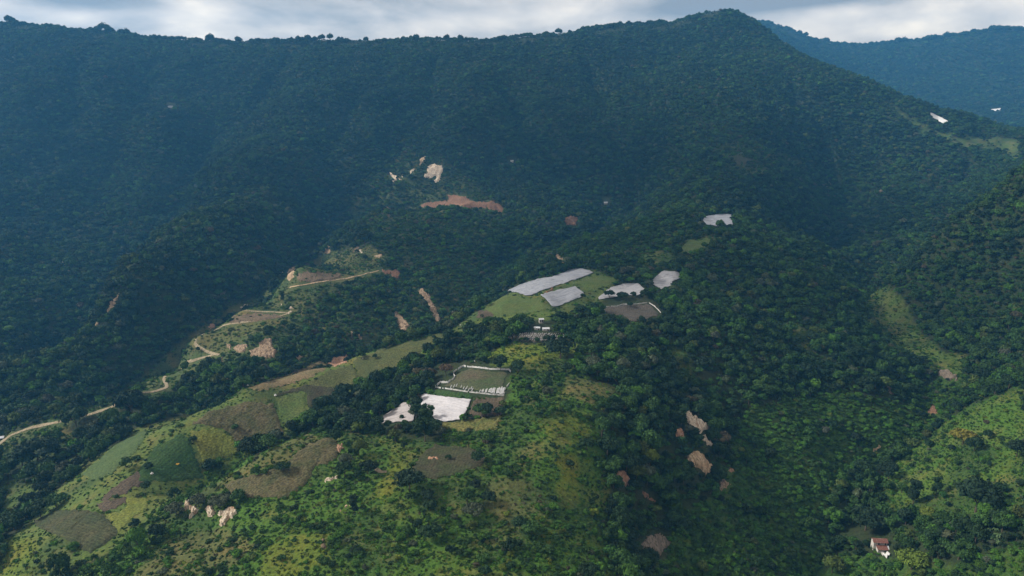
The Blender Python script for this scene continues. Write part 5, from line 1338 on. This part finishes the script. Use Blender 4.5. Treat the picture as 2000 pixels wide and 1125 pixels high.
for j in range(5):
    for i in range(6):
        V.append(((i - 2.5) * .55, (j - 2) * .5, .5 + .45 * math.sin(i * 1.7 + j) * math.cos(j * 1.3) + .25 * (i % 2)))
for j in range(4):
    for i in range(5): Fc.append((j * 6 + i, j * 6 + i + 1, j * 6 + i + 7, j * 6 + i + 6))
o = new_obj("tarpaulin", V, Fc, M_YEL); s_ = o.modifiers.new("thickness", 'SOLIDIFY'); s_.thickness = .15
o.location = at(347, 908) + Vector((0, 0, .5)); tag(o, "crumpled yellow tarpaulin lying in the dark green ruled plot", "tarpaulin")

# banana plants on the lower right slope
M_BAN = plain_material("banana leaf", (.050, .095, .035), (.085, .13, .050), .6, .5)
def banana_mesh(r):
    V, Fc = [], []
    tube(V, Fc, (0, 0, -.3), (.03, 0, 1.7), .16, .10, 7)
    stem = len(Fc)
    for k in range(9):
        a = k * 2.4 + r.uniform(-.3, .3); L_ = r.uniform(1.7, 2.5); up = r.uniform(.5, 1.3); w_ = r.uniform(.28, .4)
        i0 = len(V); ns = 7
        for t in range(ns):
            u = t / (ns - 1); d = L_ * u * (1 - .15 * u); z = 1.65 + up * math.sin(u * 2.2) - .9 * u * u
            ww = w_ * math.sin(math.pi * (.08 + .9 * u)) ** .6
            for s in (-1, 0, 1):
                V.append((d * math.cos(a) - s * ww * math.sin(a), d * math.sin(a) + s * ww * math.cos(a), z - (.16 * abs(s))))
        for t in range(ns - 1):
            for s in (0, 1): Fc.append((i0 + t * 3 + s, i0 + t * 3 + s + 1, i0 + t * 3 + s + 4, i0 + t * 3 + s + 3))
    return mesh_only("banana_plant", V, Fc, [M_BAN])
BM = [banana_mesh(np.random.default_rng(k)) for k in range(3)]
bn = np.random.default_rng(12)
for k in range(26):
    px = bn.uniform(1905, 1990) if k < 14 else bn.uniform(1870, 1960); py = bn.uniform(1008, 1030) if k < 14 else bn.uniform(1036, 1066)
    o = D.objects.new("banana_plant", BM[k % 3]); COL.objects.link(o); o.location = at(px, py); s = bn.uniform(1.1, 1.6); o.scale = (s, s, s); o.rotation_euler = (0, 0, bn.uniform(0, 6))
    w_ = "upper" if k < 14 else "lower"
    tag(o, "pale leaved banana plant in the %s stand on the lower right slope" % w_, "banana plant", "banana plants of the %s stand on the lower right slope" % w_)

# ------------------------------------------------------------------ unseen clouds added overhead to shade the mountain and the right flank
M_SHADE_CLOUD = D.materials.new("shade_cloud"); M_SHADE_CLOUD.use_nodes = True
def shade_cloud_mat():
    nt = M_SHADE_CLOUD.node_tree; N, L = nt.nodes.new, nt.links.new
    nt.nodes.remove(nt.nodes['Principled BSDF'])
    a = N("ShaderNodeBsdfDiffuse"); b = N("ShaderNodeBsdfTranslucent"); m = N("ShaderNodeMixShader"); m.inputs[0].default_value = .5
    for q in (a, b): q.inputs['Color'].default_value = (.85, .86, .88, 1)
    L(a.outputs[0], m.inputs[1]); L(b.outputs[0], m.inputs[2]); L(m.outputs[0], nt.nodes['Material Output'].inputs['Surface'])
shade_cloud_mat()
def shade_cloud(shade, w_, d_, h_, alt, seed):
    """a flat based heap of lobes, standing where its shadow falls round the ground point given"""
    rr = np.random.default_rng(seed)
    g = Vector((shade[0], shade[1], float(height(shade[0], shade[1]))))
    c_ = g + sd * ((alt - g.z) / sd.z)
    bm = bmesh.new()
    for k in range(16):
        a = rr.uniform(0, 6.28); q = math.sqrt(rr.uniform(0, 1)) * .8
        r_ = rr.uniform(.22, .42)
        bmesh.ops.create_icosphere(bm, subdivisions=3, radius=1, matrix=Matrix.Translation((q * math.cos(a) * w_ / 2, q * math.sin(a) * d_ / 2, h_ * rr.uniform(.2, .7) * (1 - q * .5))) @ Matrix.Diagonal((r_ * w_ / 2, r_ * d_ / 2, h_ * rr.uniform(.3, .55), 1)))
    for v in bm.verts:
        nn = fbm(np.array([v.co.x / 60.0]), np.array([v.co.y / 60.0 + v.co.z / 40.0]), seed, 3)[0] - .5
        v.co += v.normal * nn * h_ * .35
        if v.co.z < 0: v.co.z *= .15
    me = D.meshes.new("shade_cloud"); bm.to_mesh(me); bm.free(); me.materials.append(M_SHADE_CLOUD)
    o = D.objects.new("shade_cloud", me); COL.objects.link(o); o.location = c_; o['kind'] = 'structure'
for k, (sx, sy, w_, d_) in enumerate(SHADE_CLOUDS):
    shade_cloud((sx, sy), w_, d_, 130, 900, 100 + k)

# ------------------------------------------------------------------ the air
hz, nt, _b, N, L = mat("haze")
nt.nodes.remove(_b)
vol = N("ShaderNodeVolumePrincipled")
vol.inputs['Color'].default_value = (*VOL_COL, 1); vol.inputs['Density'].default_value = VOL_DENS; vol.inputs['Anisotropy'].default_value = .2
L(vol.outputs[0], nt.nodes['Material Output'].inputs['Volume'])
zt = max(float(GZ.max()) + 25, 30.0); zb = float(GZ.min()) - 30
xm = float(np.abs(GX).max()) + 40
V, Fc = [], []; box(V, Fc, -xm, xm, float(GY.min()) - 60, float(GY.max()) + 40, zb, zt)
o = new_obj("haze", V, Fc, hz); o['kind'] = 'stuff'
